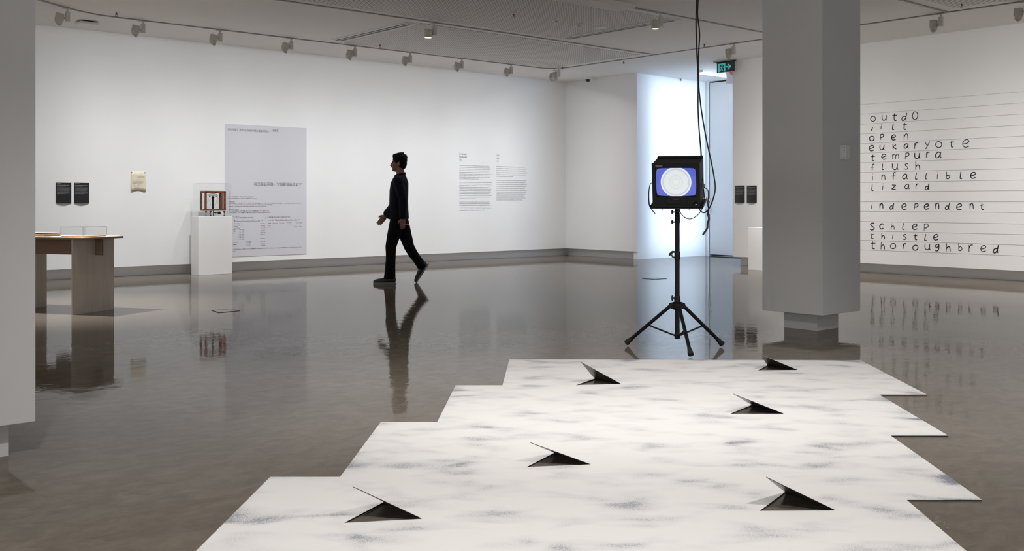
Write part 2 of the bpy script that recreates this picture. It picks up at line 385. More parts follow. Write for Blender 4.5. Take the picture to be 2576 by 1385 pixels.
# ------------------------------------------------------------------ plinths
def plinth(label, x0, y0, x1, y1, h):
    t = thing('plinth', label, 'plinth', ((x0+x1)/2, (y0+y1)/2, 0)); a, b = (x1-x0)/2, (y1-y0)/2
    MB().box((-a, -b, 0), (a, b, h)).build('body', M_white, t, bevel=.003); return t
pn = on_floor(499, 692); pr = on_floor(586.5, 688.2); HP = .885
PX0, PX1, PY0 = pn.x, pn.x+.54, pn.y
plinth('white plinth under the brass and wood balance', PX0, PY0, PX1, PY0+.26, HP)
q = on_floor(1882.5, 678); HQ = .69
plinth('low white plinth half hidden behind the square column', q.x, q.y-1.0, q.x+.5, q.y, HQ)
t = thing('book', 'thick white book lying on the low plinth by the column', 'book', (q.x+.2, q.y-.48, HQ))
MB().box((-.12, -.16, .004), (.12, .16, .022)).build('pages', M_white, t); MB().box((-.125, -.165, 0), (.125, .165, .004)).box((-.125, -.165, .022), (.125, .165, .027)).build('cover', M_track, t)

# ------------------------------------------------------------------ balance in its glazed case
bxc = on_y(541, 530, PY0+.13)
B = thing('precision_balance', 'old mahogany-cased laboratory balance with glass panes on the plinth', 'balance', (bxc.x-.034, PY0+.13, HP+.002))
bw, bd, z0, z1 = .166, .095, .080, .385
MB().box((-bw, -bd, z0), (bw, bd, z0+.028)).build('base_board', M_maho, B, bevel=.002)
MB().box((-bw, -bd, z1-.035), (bw, bd, z1)).build('top_board', M_maho, B, bevel=.002)
for (sx, sy) in ((-1,-1), (1,-1), (-1,1), (1,1)):
    x = sx*(bw-.014); y = sy*(bd-.012)
    MB().box((x-.014, y-.012, z0+.02), (x+.014, y+.012, z1-.02)).build('post', M_maho, B)
MB().box((.085, -bd+.002, z0+.02), (.115, -bd+.02, z1-.02)).build('door_stile', M_maho, B)
for (a, b) in (((-bw+.02, -bd+.006, z0+.02), (bw-.02, -bd+.009, z1-.03)), ((-bw+.02, bd-.009, z0+.02), (bw-.02, bd-.006, z1-.03)),
               ((-bw+.006, -bd+.02, z0+.02), (-bw+.009, bd-.02, z1-.03)), ((bw-.009, -bd+.02, z0+.02), (bw-.006, bd-.02, z1-.03))):
    MB().box(a, b).build('glass_pane', M_acr, B)
MB().box((-.012, -bd-.006, z1-.024), (.022, -bd, z1-.010)).build('name_plate', M_black, B)
mc = .0
MB().lathe([(.017, z0+.03), (.014, z0+.06), (.012, z0+.17), (.016, z0+.20), (.008, z0+.225)], (mc, 0, 0)).tube([(-.052, 0, z1-.088), (-.035, 0, z1-.092), (0, 0, z1-.112), (.035, 0, z1-.092), (.052, 0, z1-.088)], .005, 8)\
    .ell((-.054, 0, z1-.087), (.008,)*3).ell((.054, 0, z1-.087), (.008,)*3).build('pillar', M_black, B)
MB().tube([(-.078, 0, z1-.070), (-.03, 0, z1-.072), (.03, 0, z1-.072), (.078, 0, z1-.070)], .0028, 6).tube([(-.078, 0, z1-.070), (-.055, 0, z1-.052), (-.02, 0, z1-.045), (.02, 0, z1-.045), (.055, 0, z1-.052), (.078, 0, z1-.070)], .0028, 6)\
    .cyl((0, 0, z1-.11), (0, 0, z1-.035), .003, n=8).cyl((-.03, 0, z1-.072), (-.03, 0, z1-.05), .002, n=6).cyl((.03, 0, z1-.072), (.03, 0, z1-.05), .002, n=6).build('beam', M_black, B)
for s in (-1, 1):
    w_ = MB().tube([(s*.078, 0, z1-.072), (s*.075, 0, z1-.11), (s*.035, 0, z0+.09)], .0012, 5).tube([(s*.078, 0, z1-.072), (s*.082, 0, z0+.1)], .0012, 5)
    w_.build('hanger_wire', M_black, B)
    MB().lathe([(.002, 0), (.03, .004), (.032, .008), (.030, .008)], (s*.06, 0, z0+.055)).build('pan', M_steel, B)
for (x, y) in ((-.145, -.08), (.145, -.08), (0, .08)):
    MB().lathe([(.014, 0), (.016, .006), (.008, .012), (.004, .016), (.004, .045), (.012, .06), (.016, .075)], (x, y, 0)).build('levelling_foot', M_black, B)
MB().cyl((-.02, -.06, z0), (-.02, -.06, .0), .006, n=10).build('stay', M_black, B)
MB().cyl((.0, -.02, .052), (.0, -bd-.02, .045), .006, n=10).lathe([(.02, 0), (.024, .006), (.024, .018), (.018, .024)], (.05, -bd-.005, .048), (0, -1, 0)).cyl((-.03, -.09, .058), (.05, -.095, .052), .006, n=8).build('release_knob', M_black, B)
# clear bonnet over the balance
bn = thing('display_cover', 'clear acrylic cover standing over the balance on the plinth', 'cover', ((PX0+PX1)/2, PY0+.13, HP+.001))
a_, b_, h_, t_ = .25, .122, .50, .004
for nm, p0, p1 in (('panel', (-a_, -b_, 0), (a_, -b_+t_, h_)), ('panel', (-a_, b_-t_, 0), (a_, b_, h_)), ('panel', (-a_, -b_+t_, 0), (-a_+t_, b_-t_, h_)),
                   ('panel', (a_-t_, -b_+t_, 0), (a_, b_-t_, h_)), ('panel', (-a_, -b_, h_), (a_, b_, h_+t_))):
    MB().box(p0, p1).build(nm, M_acr, bn)

# ------------------------------------------------------------------ plywood table
bv = Vector((.33, .944)).normalized(); av = Vector((-bv.y, bv.x))     # in lens axes (right, forward)
TP = Vector((-4.449, 9.797))
def TT(a, b): q_ = TP + av*a + bv*b; return CW(q_.x, q_.y)
A3 = TT(1, 0)-TT(0, 0); rz = math.atan2(A3.y, A3.x)                      # local x = along the table
o0 = TT(0, 0); T = thing('table', 'plywood trestle table with slab legs at left', 'table', o0, rz)
# local frame: +x runs along the table (away to the left); the panel depth runs along -y of that frame or +y
sgn = 1 if (TT(0, 1)-TT(0, 0)).dot(Vector((-math.sin(rz), math.cos(rz), 0))) > 0 else -1
D_ = .557*sgn
def bxs(x0, y0, z0_, x1, y1, z1_): return ((min(x0, x1), min(y0, y1), z0_), (max(x0, x1), max(y0, y1), z1_))
TH = .755
tt = MB().box(*bxs(-.12, 0, TH-.006, 2.1, D_, TH)).build('tabletop', M_plyt, T)
MB().box(*bxs(-.12, 0, TH-.022, 2.1, D_, TH-.006)).build('edge', M_plye, tt)
for x in (0, .88, 1.75):
    MB().box(*bxs(x, .0, 0, x+.018, D_, TH-.022)).build('leg', M_ply, T)
MB().box(*bxs(-.085, D_*.53, TH-.022-.165, 1.9, D_*.53+.018*sgn, TH-.022)).build('apron', M_plye, T)
MB().box(*bxs(-.085, D_*.53-.0005*sgn, TH-.022-.165, -.0835, D_*.53+.0185*sgn, TH-.022)).build('apron_end', M_plye, T)
# vitrine on the table
VN = TT(-.03, .10); V = thing('display_case', 'low clear acrylic display case on the plywood table', 'case', (VN.x, VN.y, TH+.001), rz)
vw, vd, vh = .277, .32*sgn, .095
MB().box(*bxs(.004, .004*sgn, 0, vw-.004, vd-.004*sgn, .008)).build('base_board', M_tan, V)
for nm, q0 in (('panel', (0, 0, 0, vw, .003*sgn, vh)), ('panel', (0, vd, 0, vw, vd-.003*sgn, vh)), ('panel', (0, .003*sgn, 0, .003, vd-.003*sgn, vh)),
               ('panel', (vw, .003*sgn, 0, vw-.003, vd-.003*sgn, vh)), ('lid', (0, 0, vh, vw, vd, vh+.003))):
    MB().box(*bxs(*q0)).build(nm, M_acr, V)
M_acre = mat('acrylic_edge', (.35,.34,.34), .3)
mb = MB()
for (x, y) in ((0, 0), (vw, 0), (0, vd), (vw, vd)): mb.box((x-.0015, y-.0015, .008), (x+.0015, y+.0015, vh))
for (x0, y0, x1, y1) in ((0, 0, vw, 0), (0, vd, vw, vd), (0, 0, 0, vd), (vw, 0, vw, vd)): mb.box(*bxs(x0-.001, y0-.001, vh+.0005, x1+.001, y1+.001, vh+.003))
mb.build('edge_trim', M_acre, V)
VB = TT(.50, .14); V2 = thing('book', 'tan bound book lying on the table beside the display case', 'book', (VB.x, VB.y, TH+.001), rz)
MB().box(*bxs(0, 0, 0, .30, .22*sgn, .006)).box(*bxs(0, 0, .018, .30, .22*sgn, .022)).build('cover', M_tan, V2)
MB().box(*bxs(.004, .004*sgn, .006, .296, .216*sgn, .018)).build('pages', mat('aged_paper', (.55,.38,.22), .8), V2)
MB().box(*bxs(-.015, -.01*sgn, .032, .30, .22*sgn, .034)).build('glass_sheet', M_acre, V2)
for q0 in ((.02, .02*sgn, .022, .03, .03*sgn, .032), (.26, .18*sgn, .022, .27, .19*sgn, .032)): MB().box(*bxs(*q0)).build('spacer', M_acre, V2)

# ------------------------------------------------------------------ floor hatches
def hatch(px, label):
    p = [on_floor(*q_) for q_ in px]; c = sum(p, Vector())/len(p); t = thing('floor_hatch', label, 'hatch', (c.x, c.y, 0))
    l = [v-c for v in p]; inn = [v*.90 for v in l]
    mb = MB()
    for i in range(4):
        j = (i+1) % 4; mb.prism([l[i], l[j], inn[j], inn[i]], (0, 0, .004))
    mb.build('frame', M_dark, t); MB().prism(inn, (0, 0, .003)).build('lid', M_hatch, t)
M_hatch = mat('hatch_steel', (.16,.17,.18), .3)
hatch([(532, 780.6), (582.6, 777.3), (603, 781.6), (549.5, 786.8)], 'square steel floor hatch in front of the balance plinth')
hatch([(1615, 700.3), (1650, 698.6), (1678, 700.6), (1648, 702.8)], 'square floor hatch near the passage opening')

# ------------------------------------------------------------------ ceiling fittings
L0 = thing('track_spotlight', 'x', 'spotlight', (0, 0, ZC))
MB().box((-.055, -.016, -.022), (.035, .016, -.012)).cyl((.01, 0, -.055), (.01, 0, -.02), .014, n=14).build('track_adapter', M_fix2, L0)
MB().box((-.014, -.024, -.175), (.034, .024, -.052)).build('gear_box', M_fix2, L0, bevel=.002)
MB().cyl((-.014, 0, -.135), (-.035, 0, -.135), .015, n=14).build('pivot', M_fix2, L0)
hd_ = MB(); ax = Vector((-.10, .28, -1)).normalized(); ho = Vector((-.088, 0, -.135))-ax*.055
hd_.lathe([(.044, 0), (.050, .004), (.054, .085), (.056, .088), (.054, .092), (.050, .10), (.046, .102)], ho, ax, 26)
hd_.build('lamp_head', M_fix, L0)
sn = MB(); n_ = 26; d = ax; u = d.orthogonal().normalized(); v = d.cross(u); vs_ = []
back = Vector((.35, -1, 0)).normalized()
for k, (r_, h0, dz) in enumerate(((.048, .10, 0), (.045, .125, .004), (.040, .142, .016), (.037, .140, .015), (.040, .11, 0))):
    for i in range(n_):
        t_a = 2*PI*i/n_; e_ = u*math.cos(t_a)+v*math.sin(t_a); cut = max(0, e_.dot(back))
        vs_.append(ho + d*(h0 + dz*cut - (.0 if k in (0, 4) else (.014*(1-cut) if k > 1 else 0))) + e_*r_)
sn.add(vs_, [(j*n_+i, j*n_+(i+1) % n_, (j+1)*n_+(i+1) % n_, (j+1)*n_+i) for j in range(4) for i in range(n_)], True)
sn.build('snoot', M_fix, L0)
names_l = ['nearest the left column', 'second from left, above the two black text panels', 'third from left, above the yellow sheet', 'fourth from left, above the grey poster',
           'fifth from left, right of the grey poster', 'sixth from left, above the walking person', 'seventh from left, above the wall text', 'eighth from left, right of the wall text', 'last on the left wall before the corner']
t1 = [(168,19),(356,51),(551,74),(731,95),(888,115),(1029,131),(1162,146),(1285,161),(1401,174)]
first = True; SPN = []
for (px, py), nm in zip(t1, names_l):
    p = on_ceil(px, py); y = p.y if px < 200 else YT
    lb = 'beige track spotlight '+nm
    if first: L0.location = (p.x, y, ZC); L0['label'] = lb; L0['group'] = 'spotlights along the left wall'; first = False
    else: dup(L0, (p.x, y, ZC), 0, lb, 'spotlights along the left wall')
    SPN.append((p.x, y))
t2 = [(1429,175,'first beige track spotlight right of the far corner'), (1853,110,'beige track spotlight above the green exit sign'), (2362,32,'beige track spotlight above the handwritten word list'), (2572,-1,'beige track spotlight cut by the right picture edge')]
SPE = []
for px, py, lb in t2:
    p = on_ceil(px, py); x = XT; 
    if px < 1500: p = Vector((XT-.12, 13.45, ZC)); 
    dup(L0, (p.x if px < 1500 else XT, p.y, ZC), -PI/2, lb, 'spotlights along the right wall'); SPE.append((XT, p.y))
# two downward spotlights with lit faces
L1 = thing('track_downlight', 'lit cylindrical track downlight at upper centre left of the hanging cables', 'spotlight', (on_ceil(1088, 56).x, TL[1], ZC))
MB().box((-.055, -.016, -.022), (.035, .016, -.012)).cyl((.01, 0, -.055), (.01, 0, -.02), .014, n=14).build('track_adapter', M_fix2, L1)
MB().box((-.014, -.024, -.185), (.040, .024, -.052)).build('gear_box', M_fix2, L1, bevel=.002)
MB().cyl((-.014, 0, -.155), (-.035, 0, -.155), .015, n=14).build('pivot', M_fix2, L1)
MB().lathe([(.048, 0), (.052, .003), (.053, .115), (.049, .117), (.046, .10)], (-.088, 0, -.108), (0, 0, -1), 28).build('lamp_head', M_fix, L1)
MB().lathe([(.046, 0), (.02, .004)], (-.088, 0, -.222), (0, 0, -1), 28).build('lens', mat('lit_lens', (1,1,1), .5, emit=(1,.98,.95), es=4), L1)
L2 = dup(L1, (on_ceil(1662, 31).x, TL[2], ZC), 0, 'lit cylindrical track downlight left of the hanging cables')
for L_ in (L1, L2): spot('downlight_beam', (L_.location.x-.088, L_.location.y, ZC-.24), (L_.location.x-.088, L_.location.y, 0), 60, WARM, 70, 1.0, .03)
# wall washing beams of the tracks
for (x, y) in SPN + [(2.6, 12.9)]:
    washer('wall_wash_beam', (x-.1, y+.05, ZC-.30), (x-.1, y+1.5, ZC-.30-4.8), P_WASH*(.62 if x < 4.2 else 1), NEUT)
for (x, y) in SPE[1:] + [(XT, 9.4), (XT, 7.9), (XT, 4.9), (XT, 2.6)]:
    washer('wall_wash_beam', (x+.05, y+.05, ZC-.30), (x+1.5, y+.05, ZC-.30-4.8), P_WASH*1.0, WARM)
washer('wall_wash_beam', (XT+.05, 13.6, ZC-.30), (XT+1.5, 13.9, ZC-5.1), P_WASH*.55, WARM)

M_spr = mat('sprinkler_brass', (.10,.095,.085), .5)
S0 = thing('sprinkler', 'x', 'sprinkler', (0, 0, ZC))
MB().lathe([(.034, 0), (.034, .004), (.028, .007), (.014, .009)], (0, 0, 0), (0, 0, -1)).build('rosette', M_white, S0)
MB().cyl((0, 0, -.006), (0, 0, -.030), .009, n=10).tube([(-.013, 0, -.02), (-.014, 0, -.035), (-.006, 0, -.05)], .003, 6).tube([(.013, 0, -.02), (.014, 0, -.035), (.006, 0, -.05)], .003, 6)\
    .lathe([(.018, 0), (.018, .002)], (0, 0, -.05), (0, 0, -1), 12).build('head', M_spr, S0)
for i, (px, py, lb) in enumerate(((293, 31, 'ceiling sprinkler at upper left between first two spotlights'), (956, 111, 'ceiling sprinkler beside the upper left slot diffuser'), (1292, 33, 'ceiling sprinkler in the perforated panel at top centre'),
        (1772, 110, 'ceiling sprinkler just right of the hanging cables'), (1415, 167, 'ceiling sprinkler above the far corner of the room'), (1569, 153, 'ceiling sprinkler above the passage opening'),
        (2419, 8, 'ceiling sprinkler at upper right by the word list wall'), (1713, 197, 'ceiling sprinkler inside the bright passage'))):
    p = on_ceil(px, py)
    if i == 0: S0.location = (p.x, p.y, ZC); S0['label'] = lb; S0['group'] = 'ceiling sprinklers'
    else: dup(S0, (p.x, p.y, ZC), 0, lb, 'ceiling sprinklers')
p = on_ceil(1400, 51); t = thing('smoke_detector', 'flat round white detector with dark slot on the perforated ceiling', 'detector', (p.x, p.y, ZC-.004))
MB().lathe([(.055, 0), (.055, .008), (.03, .012)], (0,0,0), (0,0,-1)).build('disc', M_white, t); MB().box((-.02, -.012, -.018), (.02, .012, -.011)).build('slot', M_dark, t)
p = on_ceil(1457, 61); t = thing('smoke_detector', 'domed white smoke detector on the perforated ceiling', 'detector', (p.x, p.y, ZC-.004))
MB().lathe([(.06, 0), (.06, .010), (.052, .014)], (0,0,0), (0,0,-1)).build('base', M_white, t); MB().lathe([(.04, .014), (.036, .032), (.02, .042), (.005, .044)], (0,0,0), (0,0,-1)).build('dome', M_fix2, t)
p = on_ceil(1511, 68); t = thing('ceiling_speaker', 'flat round white cover plate right of the detectors on the ceiling', 'speaker', (p.x, p.y, ZC-.004))
MB().lathe([(.085, 0), (.085, .006), (.075, .009)], (0,0,0), (0,0,-1), 28).build('cover', M_white, t)
p = on_ceil(219, 54); t = thing('wireless_unit', 'white rounded ceiling unit between the first two spotlights', 'router', (p.x, p.y, ZC))
MB().box((-.08, -.08, -.018), (.08, .08, 0)).build('bracket', M_dark, t); MB().box((-.125, -.125, -.050), (.125, .125, -.016)).build('housing', M_white, t, bevel=.015)
MB().cyl((.03, -.09, -.052), (.03, -.09, -.049), .006, n=10).build('indicator', M_track, t)
p = on_ceil(1479, 192); t = thing('security_camera', 'white ceiling dome camera with black lens near far corner', 'camera', (p.x, p.y, ZC))
MB().lathe([(.075, 0), (.075, .045), (.066, .06)], (0,0,0), (0,0,-1), 28).build('housing', M_white, t)
MB().lathe([(.055, .058), (.05, .082), (.035, .10), (.012, .108)], (0,0,0), (0,0,-1), 24).build('dome', mat('smoked_dome', (.01,.01,.012), .08), t)
# batten light in the passage
p0 = on_ceil(1767, 177); t = thing('ceiling_batten_light', 'lit twin-tube batten light on the passage ceiling', 'light', (p0.x+.55, p0.y, ZC))
MB().box((-.60, -.05, -.04), (.60, .05, 0)).build('tray', M_white, t)
for s in (-1, 1): MB().cyl((-.58, s*.03, -.055), (.58, s*.03, -.055), .013, n=12).build('tube', mat('tube_glow', (1,1,1), .5, emit=(1,.98,.98), es=9), t)

# exit sign
e0 = on_x(1804.5, 167, XE-.10); e1 = on_x(1847, 165, XE-.10)
EX = thing('exit_sign', 'dark hanging exit sign with teal running figure and arrow', 'sign', (XE-.10, (e0.y+e1.y)/2, 3.452))
L_ = abs(e0.y-e1.y)/2; EH = .084
M_teal = mat('teal_sign_print', (.10,.55,.52), .5, emit=(.06,.42,.40), es=.45); M_sign = mat('sign_face', (.035,.037,.042), .4)
MB().box((-.012, -L_, -EH), (.012, L_, EH)).build('panel', M_sign, EX)
MB().box((-.03, -L_-.02, EH), (.03, L_+.02, EH+.016)).build('hanger_bar', M_black, EX)
MB().box((-.04, -L_-.01, EH+.016), (.04, L_+.06, ZC-3.452)).build('ceiling_mount', M_track, EX)
def sy(v): return L_ - v*2*L_              # 0..1 from picture left to right
def sz(v): return EH - v*2*EH
def sq(mb, pts): return mb.prism([(-.014, sy(a), sz(b)) for a, b in pts], (.002, 0, 0))
mb = MB(); sq(mb, [(.08,.08),(.50,.08),(.50,.20),(.08,.20)]); sq(mb, [(.08,.20),(.17,.20),(.17,.95),(.08,.95)]); sq(mb, [(.42,.20),(.50,.20),(.50,.95),(.42,.95)]); mb.build('door_pictogram', M_teal, EX)
mb = MB(); sq(mb, [(.31+.035*math.cos(a), .30+.075*math.sin(a)) for a in [2*PI*i/12 for i in range(12)]])
sq(mb, [(.26,.38),(.33,.38),(.32,.60),(.25,.60)]); sq(mb, [(.26,.38),(.28,.42),(.22,.52),(.19,.50)]); sq(mb, [(.32,.40),(.40,.50),(.39,.54),(.31,.47)])
sq(mb, [(.25,.58),(.29,.60),(.25,.80),(.17,.84),(.17,.78),(.22,.76)]); sq(mb, [(.28,.58),(.32,.58),(.37,.86),(.34,.88)]); mb.build('running_figure', M_teal, EX)
mb = MB(); sq(mb, [(.55,.40),(.70,.40),(.70,.55),(.55,.55)]); sq(mb, [(.63,.20),(.70,.20),(.86,.475),(.70,.77),(.63,.77),(.74,.475)]); mb.build('arrow', M_teal, EX)
p = on_x(1834, 193, 15.3)
t = thing('hanging_sign', 'small white and red picture sign half hidden behind wall edge', 'sign', (15.3, p.y-.05, p.z))
MB().box((-.008, -.14, -.13), (.008, .11, .12)).build('panel', mat('sign_grey', (.45,.43,.45), .5), t)
mb = MB(); mb.prism([(-.010, .05, .10), (-.010, -.06, .10), (-.010, -.06, .03), (-.010, .0, .03)], (.002, 0, 0)); mb.build('red_mark', mat('sign_red', (.55,.12,.10), .5), t)
MB().box((-.006, -.01, .12), (.006, .01, ZC-p.z)).build('hanger', M_white, t)

# ------------------------------------------------------------------ text helpers
FRN = (Vector((1,0,0)), Vector((0,0,1)))           # long left wall: text right = +x
FRE = (Vector((0,-1,0)), Vector((0,0,1)))          # word list wall: text right = -y
def text_geo(s, size, align='LEFT'):
    cu = bpy.data.curves.new('txt', 'FONT'); cu.body = s; cu.size = size; cu.align_x = align; cu.resolution_u = 2
    o = bpy.data.objects.new('txt', cu); C.objects.link(o); dg = bpy.context.evaluated_depsgraph_get(); dg.update()
    me = bpy.data.meshes.new_from_object(o.evaluated_get(dg)); vs_ = [v.co.copy() for v in me.vertices]; fs_ = [tuple(p.vertices) for p in me.polygons]
    bpy.data.objects.remove(o); bpy.data.curves.remove(cu); bpy.data.meshes.remove(me); return vs_, fs_
def put_text(mb, s, org, fr, height, width=None, rot180=False):
    """height: letter body height; width: stretch the line to this length"""
    vs_, fs_ = text_geo(s, height)
    if not vs_: return
    w0 = max(v.x for v in vs_)-min(v.x for v in vs_); k = (width/w0) if width else 1
    m_ = -1 if rot180 else 1
    mb.add([org + fr[0]*(v.x*k*m_) + fr[1]*(v.y*m_) for v in vs_], fs_)
def greek(mb, org, fr, w, n, dy, hh, seed, cjk=False, last=.6):
    """lines of print too small to read: short marks the length of words"""
    rnd = random.Random(seed)
    for i in range(n):
        x = 0; lim = w*(last if i == n-1 else rnd.uniform(.9, 1))
        while x < lim:
            ln = hh*rnd.choice((.9, 1.6, 2.6, 3.6, 4.4)) if not cjk else hh*rnd.choice((.8, .8, .8, 1.7, 2.6))
            ln = min(ln, lim-x)
            if ln < hh*.3: break
            a = org + fr[0]*x - fr[1]*(i*dy)
            b_ = rnd.uniform(.75, 1.05)*hh
            mb.add([a, a+fr[0]*ln, a+fr[0]*ln+fr[1]*b_, a+fr[1]*b_], [(0,1,2,3)])
            x += ln + hh*(.45 if not cjk else .35)

# grey poster on the left wall
eps = .004
ptl = on_y(566, 312); pbr = on_y(771, 638.5); ptr = on_y(771, 321)
PZ1 = (ptl.z+ptr.z)/2; PZ0 = pbr.z
PO = thing('poster', 'tall pale grey wall poster with upside-down Chinese title behind the plinth', 'poster', ((ptl.x+pbr.x)/2, YN-.001, (PZ0+PZ1)/2))
hw, hh_ = (pbr.x-ptl.x)/2, (PZ1-PZ0)/2
MB().box((-hw, -.003, -hh_), (hw, 0, hh_)).build('sheet', mat('grey_poster_vinyl', (.60,.60,.635), .6), PO)
def PL(px, py): v = on_y(px, py); return Vector((v.x-PO.location.x, -.0035, v.z-PO.location.z))
def pt(mb, s, px0, px1, py, hpx=3.2, rot=False):
    a = PL(px0, py); b_ = PL(px1, py); zmm = PL(px0, py-hpx).z-a.z
    if rot: put_text(mb, s, Vector((b_.x, a.y, a.z+zmm)), FRN, zmm*1.05, b_.x-a.x, True)
    else: put_text(mb, s, a, FRN, zmm*1.05, b_.x-a.x)
mb = MB(); pt(mb, '人体生物能量输入／输出物理实验', 639, 758.7, 468.5, 9.5, True); mb.build('title', M_ptxt, PO, label='upside-down Chinese title')
mb = MB(); pt(mb, '中国上海镇宁路405弄92号504室 上海200050', 573.5, 676, 329.5, 6.8, True); pt(mb, '钱喂康', 686, 700.5, 331.8, 6.8, True); mb.build('address_line', M_ptxt, PO)
def K(x, y): return 560+x/6.295, 430+y/6.295
mb = MB()
for s, x0, x1, y in (('人体生物能量输入/输出物理实验报告', 65, 475, 416), ('(实验者质量称重,第一天至10日晚至8月1日进行)', 65, 538, 444), ('1.  实验说明', 68, 185, 494),
    ('a.  生物能量输入以食物为主,三个阶段,不断输出成输入,大气压力,汗水呼吸出,并消化能量一个时间单位(1984年12月1日上', 65, 1238, 517),
    ('午8:00~12月2日凌晨7:30),等量并包含在这一生活中重的各时重重量.', 100, 782, 541), ('b.  呼吸进入体内的气体及蒸发散热的消耗,蒸发水分未计在内.', 65, 690, 566),
    ('2.  实验条件与设备', 68, 255, 619), ('a.  大气及室内温度,无对流感,压力1.0巴,温度:最高18.0℃,最低14.0℃.', 65, 742, 642), ('b.  TC500A型工业天平,最大秤量500g,分度值100mg,秤盘直径280mm', 65, 757, 668),
    ('3.实验数据', 150, 257, 722), ('量—输入与输出重量及对应时间单.', 168, 492, 746), ('b.  生物能量·输出与输入重量及及时间单.', 680, 1068, 737), ('下量', 166, 200, 796), ('小便/大量', 722, 803, 784)):
    q0 = K(x0, y); q1 = K(x1, y); pt(mb, s, q0[0], q1[0], q0[1], 2.9)
for s, x0, x1, y in (('总计', 608, 645, 786), ('总计', 1186, 1222, 775), ('746.47g', 180, 265, 838), ('152.47g', 180, 265, 862), ('89.90g', 180, 250, 886), ('147.57g', 180, 265, 911),
    ('148.29g', 250, 332, 934), ('97.01g', 258, 332, 958), ('185.05g', 250, 332, 984), ('142.99g', 250, 332, 1009), ('142.97g', 250, 332, 1034), ('146.07g', 250, 332, 1060), ('112.40g', 250, 332, 1085),
    ('119.30g', 357, 438, 1117), ('112.88g', 357, 438, 1142), ('92.66g', 363, 432, 1166), ('105.67g', 357, 438, 1190), ('747.47g', 592, 670, 837), ('89.90g', 602, 670, 873), ('147.57g', 592, 670, 898), ('148.29g', 592, 670, 923),
    ('97.07g', 602, 670, 948), ('182.25g', 592, 670, 975), ('588.09g', 592, 670, 1011), ('303.40g', 592, 670, 1072), ('231.19g', 592, 670, 1121), ('92.66g', 602, 670, 1157), ('102.87g', 592, 670, 1181),
    ('768.60g', 787, 865, 831), ('131.21g', 887, 967, 829), ('121.50g', 1008, 1085, 817), ('121.80g', 1008, 1085, 840), ('642.60g', 1170, 1247, 824), ('g', 1213, 1227, 858), ('1.00g', 1120, 1172, 885), ('1.00g', 1192, 1247, 885),
    ('总量', 722, 762, 833), ('大便', 722, 762, 868), ('呕吐', 722, 762, 894), ('早餐', 165, 200, 935), ('鸡蛋', 165, 200, 960), ('量', 165, 178, 985), ('水及饮料', 165, 245, 1135), ('总量为', 165, 222, 1172),
    ('生物能量输入,输出为为体质量差,部分能量换质呼吸1.21g,输出量12.0Pg,量等于量等差101g,减少约2.0g,总计水', 165, 1247, 1245), ('9.0g', 165, 200, 1278),
    ('100', 213, 240, 783), ('7.00', 295, 330, 783), ('7.00', 378, 413, 783), ('6.00', 460, 492, 783), ('9', 558, 572, 783), ('100', 822, 850, 774), ('100', 900, 935, 774), ('1.00', 978, 1010, 774), ('1.00', 1055, 1088, 773), ('9', 1147, 1160, 773)):
    q0 = K(x0, y); q1 = K(x1, y); pt(mb, s, q0[0], q1[0], q0[1], 2.6)
for x0, x1, y in ((215, 570, 795), (830, 1160, 783)):
    a = PL(*K(x0, y)); b_ = PL(*K(x1, y)); b_.z = a.z
    mb.box((a.x, a.y-.0005, a.z-.0018), (b_.x, a.y, a.z+.0018)); mb.add([(b_.x, a.y, a.z-.012), (b_.x+.02, a.y, a.z), (b_.x, a.y, a.z+.012)], [(0,1,2)])
mb.build('report_text', M_ptxt, PO)

# vinyl wall text
WTX = thing('wall_text', 'grey bilingual exhibition text on the left wall beyond the walking person', 'text', (on_y(1155, 415).x, YN, 1.5))
def WL(px, py, h=None): v = on_y(px, py); return Vector((v.x-WTX.location.x, -.002, v.z-1.5))
mb = MB()
for s, x0, x1, y in (('Language,', 1155, 1174, 388), ('Language', 1155, 1174, 395.3), ('(2)', 1155.5, 1161, 402.8)):
    a = WL(x0, y); put_text(mb, s, a, FRN, WL(x0, y-5.6).z-a.z, WL(x1, y).x-a.x)
mb.build('english_heading', M_txt, WTX)
mb = MB()
for s, x0, x1, y in (('语言', 1248.7, 1256, 392.5), ('语言', 1248.7, 1256, 400), ('(2)', 1248.7, 1254.5, 406.5)):
    a = WL(x0, y); put_text(mb, s, a, FRN, WL(x0, y-5).z-a.z, WL(x1, y).x-a.x)
mb.build('chinese_heading', M_txtl, WTX)
mb = MB()
def para(mb, px0, px1, y0, y1, n, seed, cjk, last):
    a = WL(px0, y0+.9); b_ = WL(px0, y1+.9); dy = (a.z-b_.z)/(n-1); greek(mb, a, FRN, WL(px1, y0).x-a.x, n, dy, dy*.34, seed, cjk, last)
o6 = lambda v: 360+v/6.927
for a_s in ((1155.5, 1238, o6(384), o6(617), 9, 1, False, .6), (1155.5, 1238, o6(675), o6(962), 11, 2, False, .5), (1155.5, 1238, o6(1020), o6(1167), 6, 3, False, .78), (1248.7, 1326, o6(403), o6(577), 6, 4, True, .53), (1248.7, 1326, o6(645), o6(985), 11, 5, True, .83)):
    mb = MB(); para(mb, *a_s); mb.build('paragraph', M_txtl, WTX)

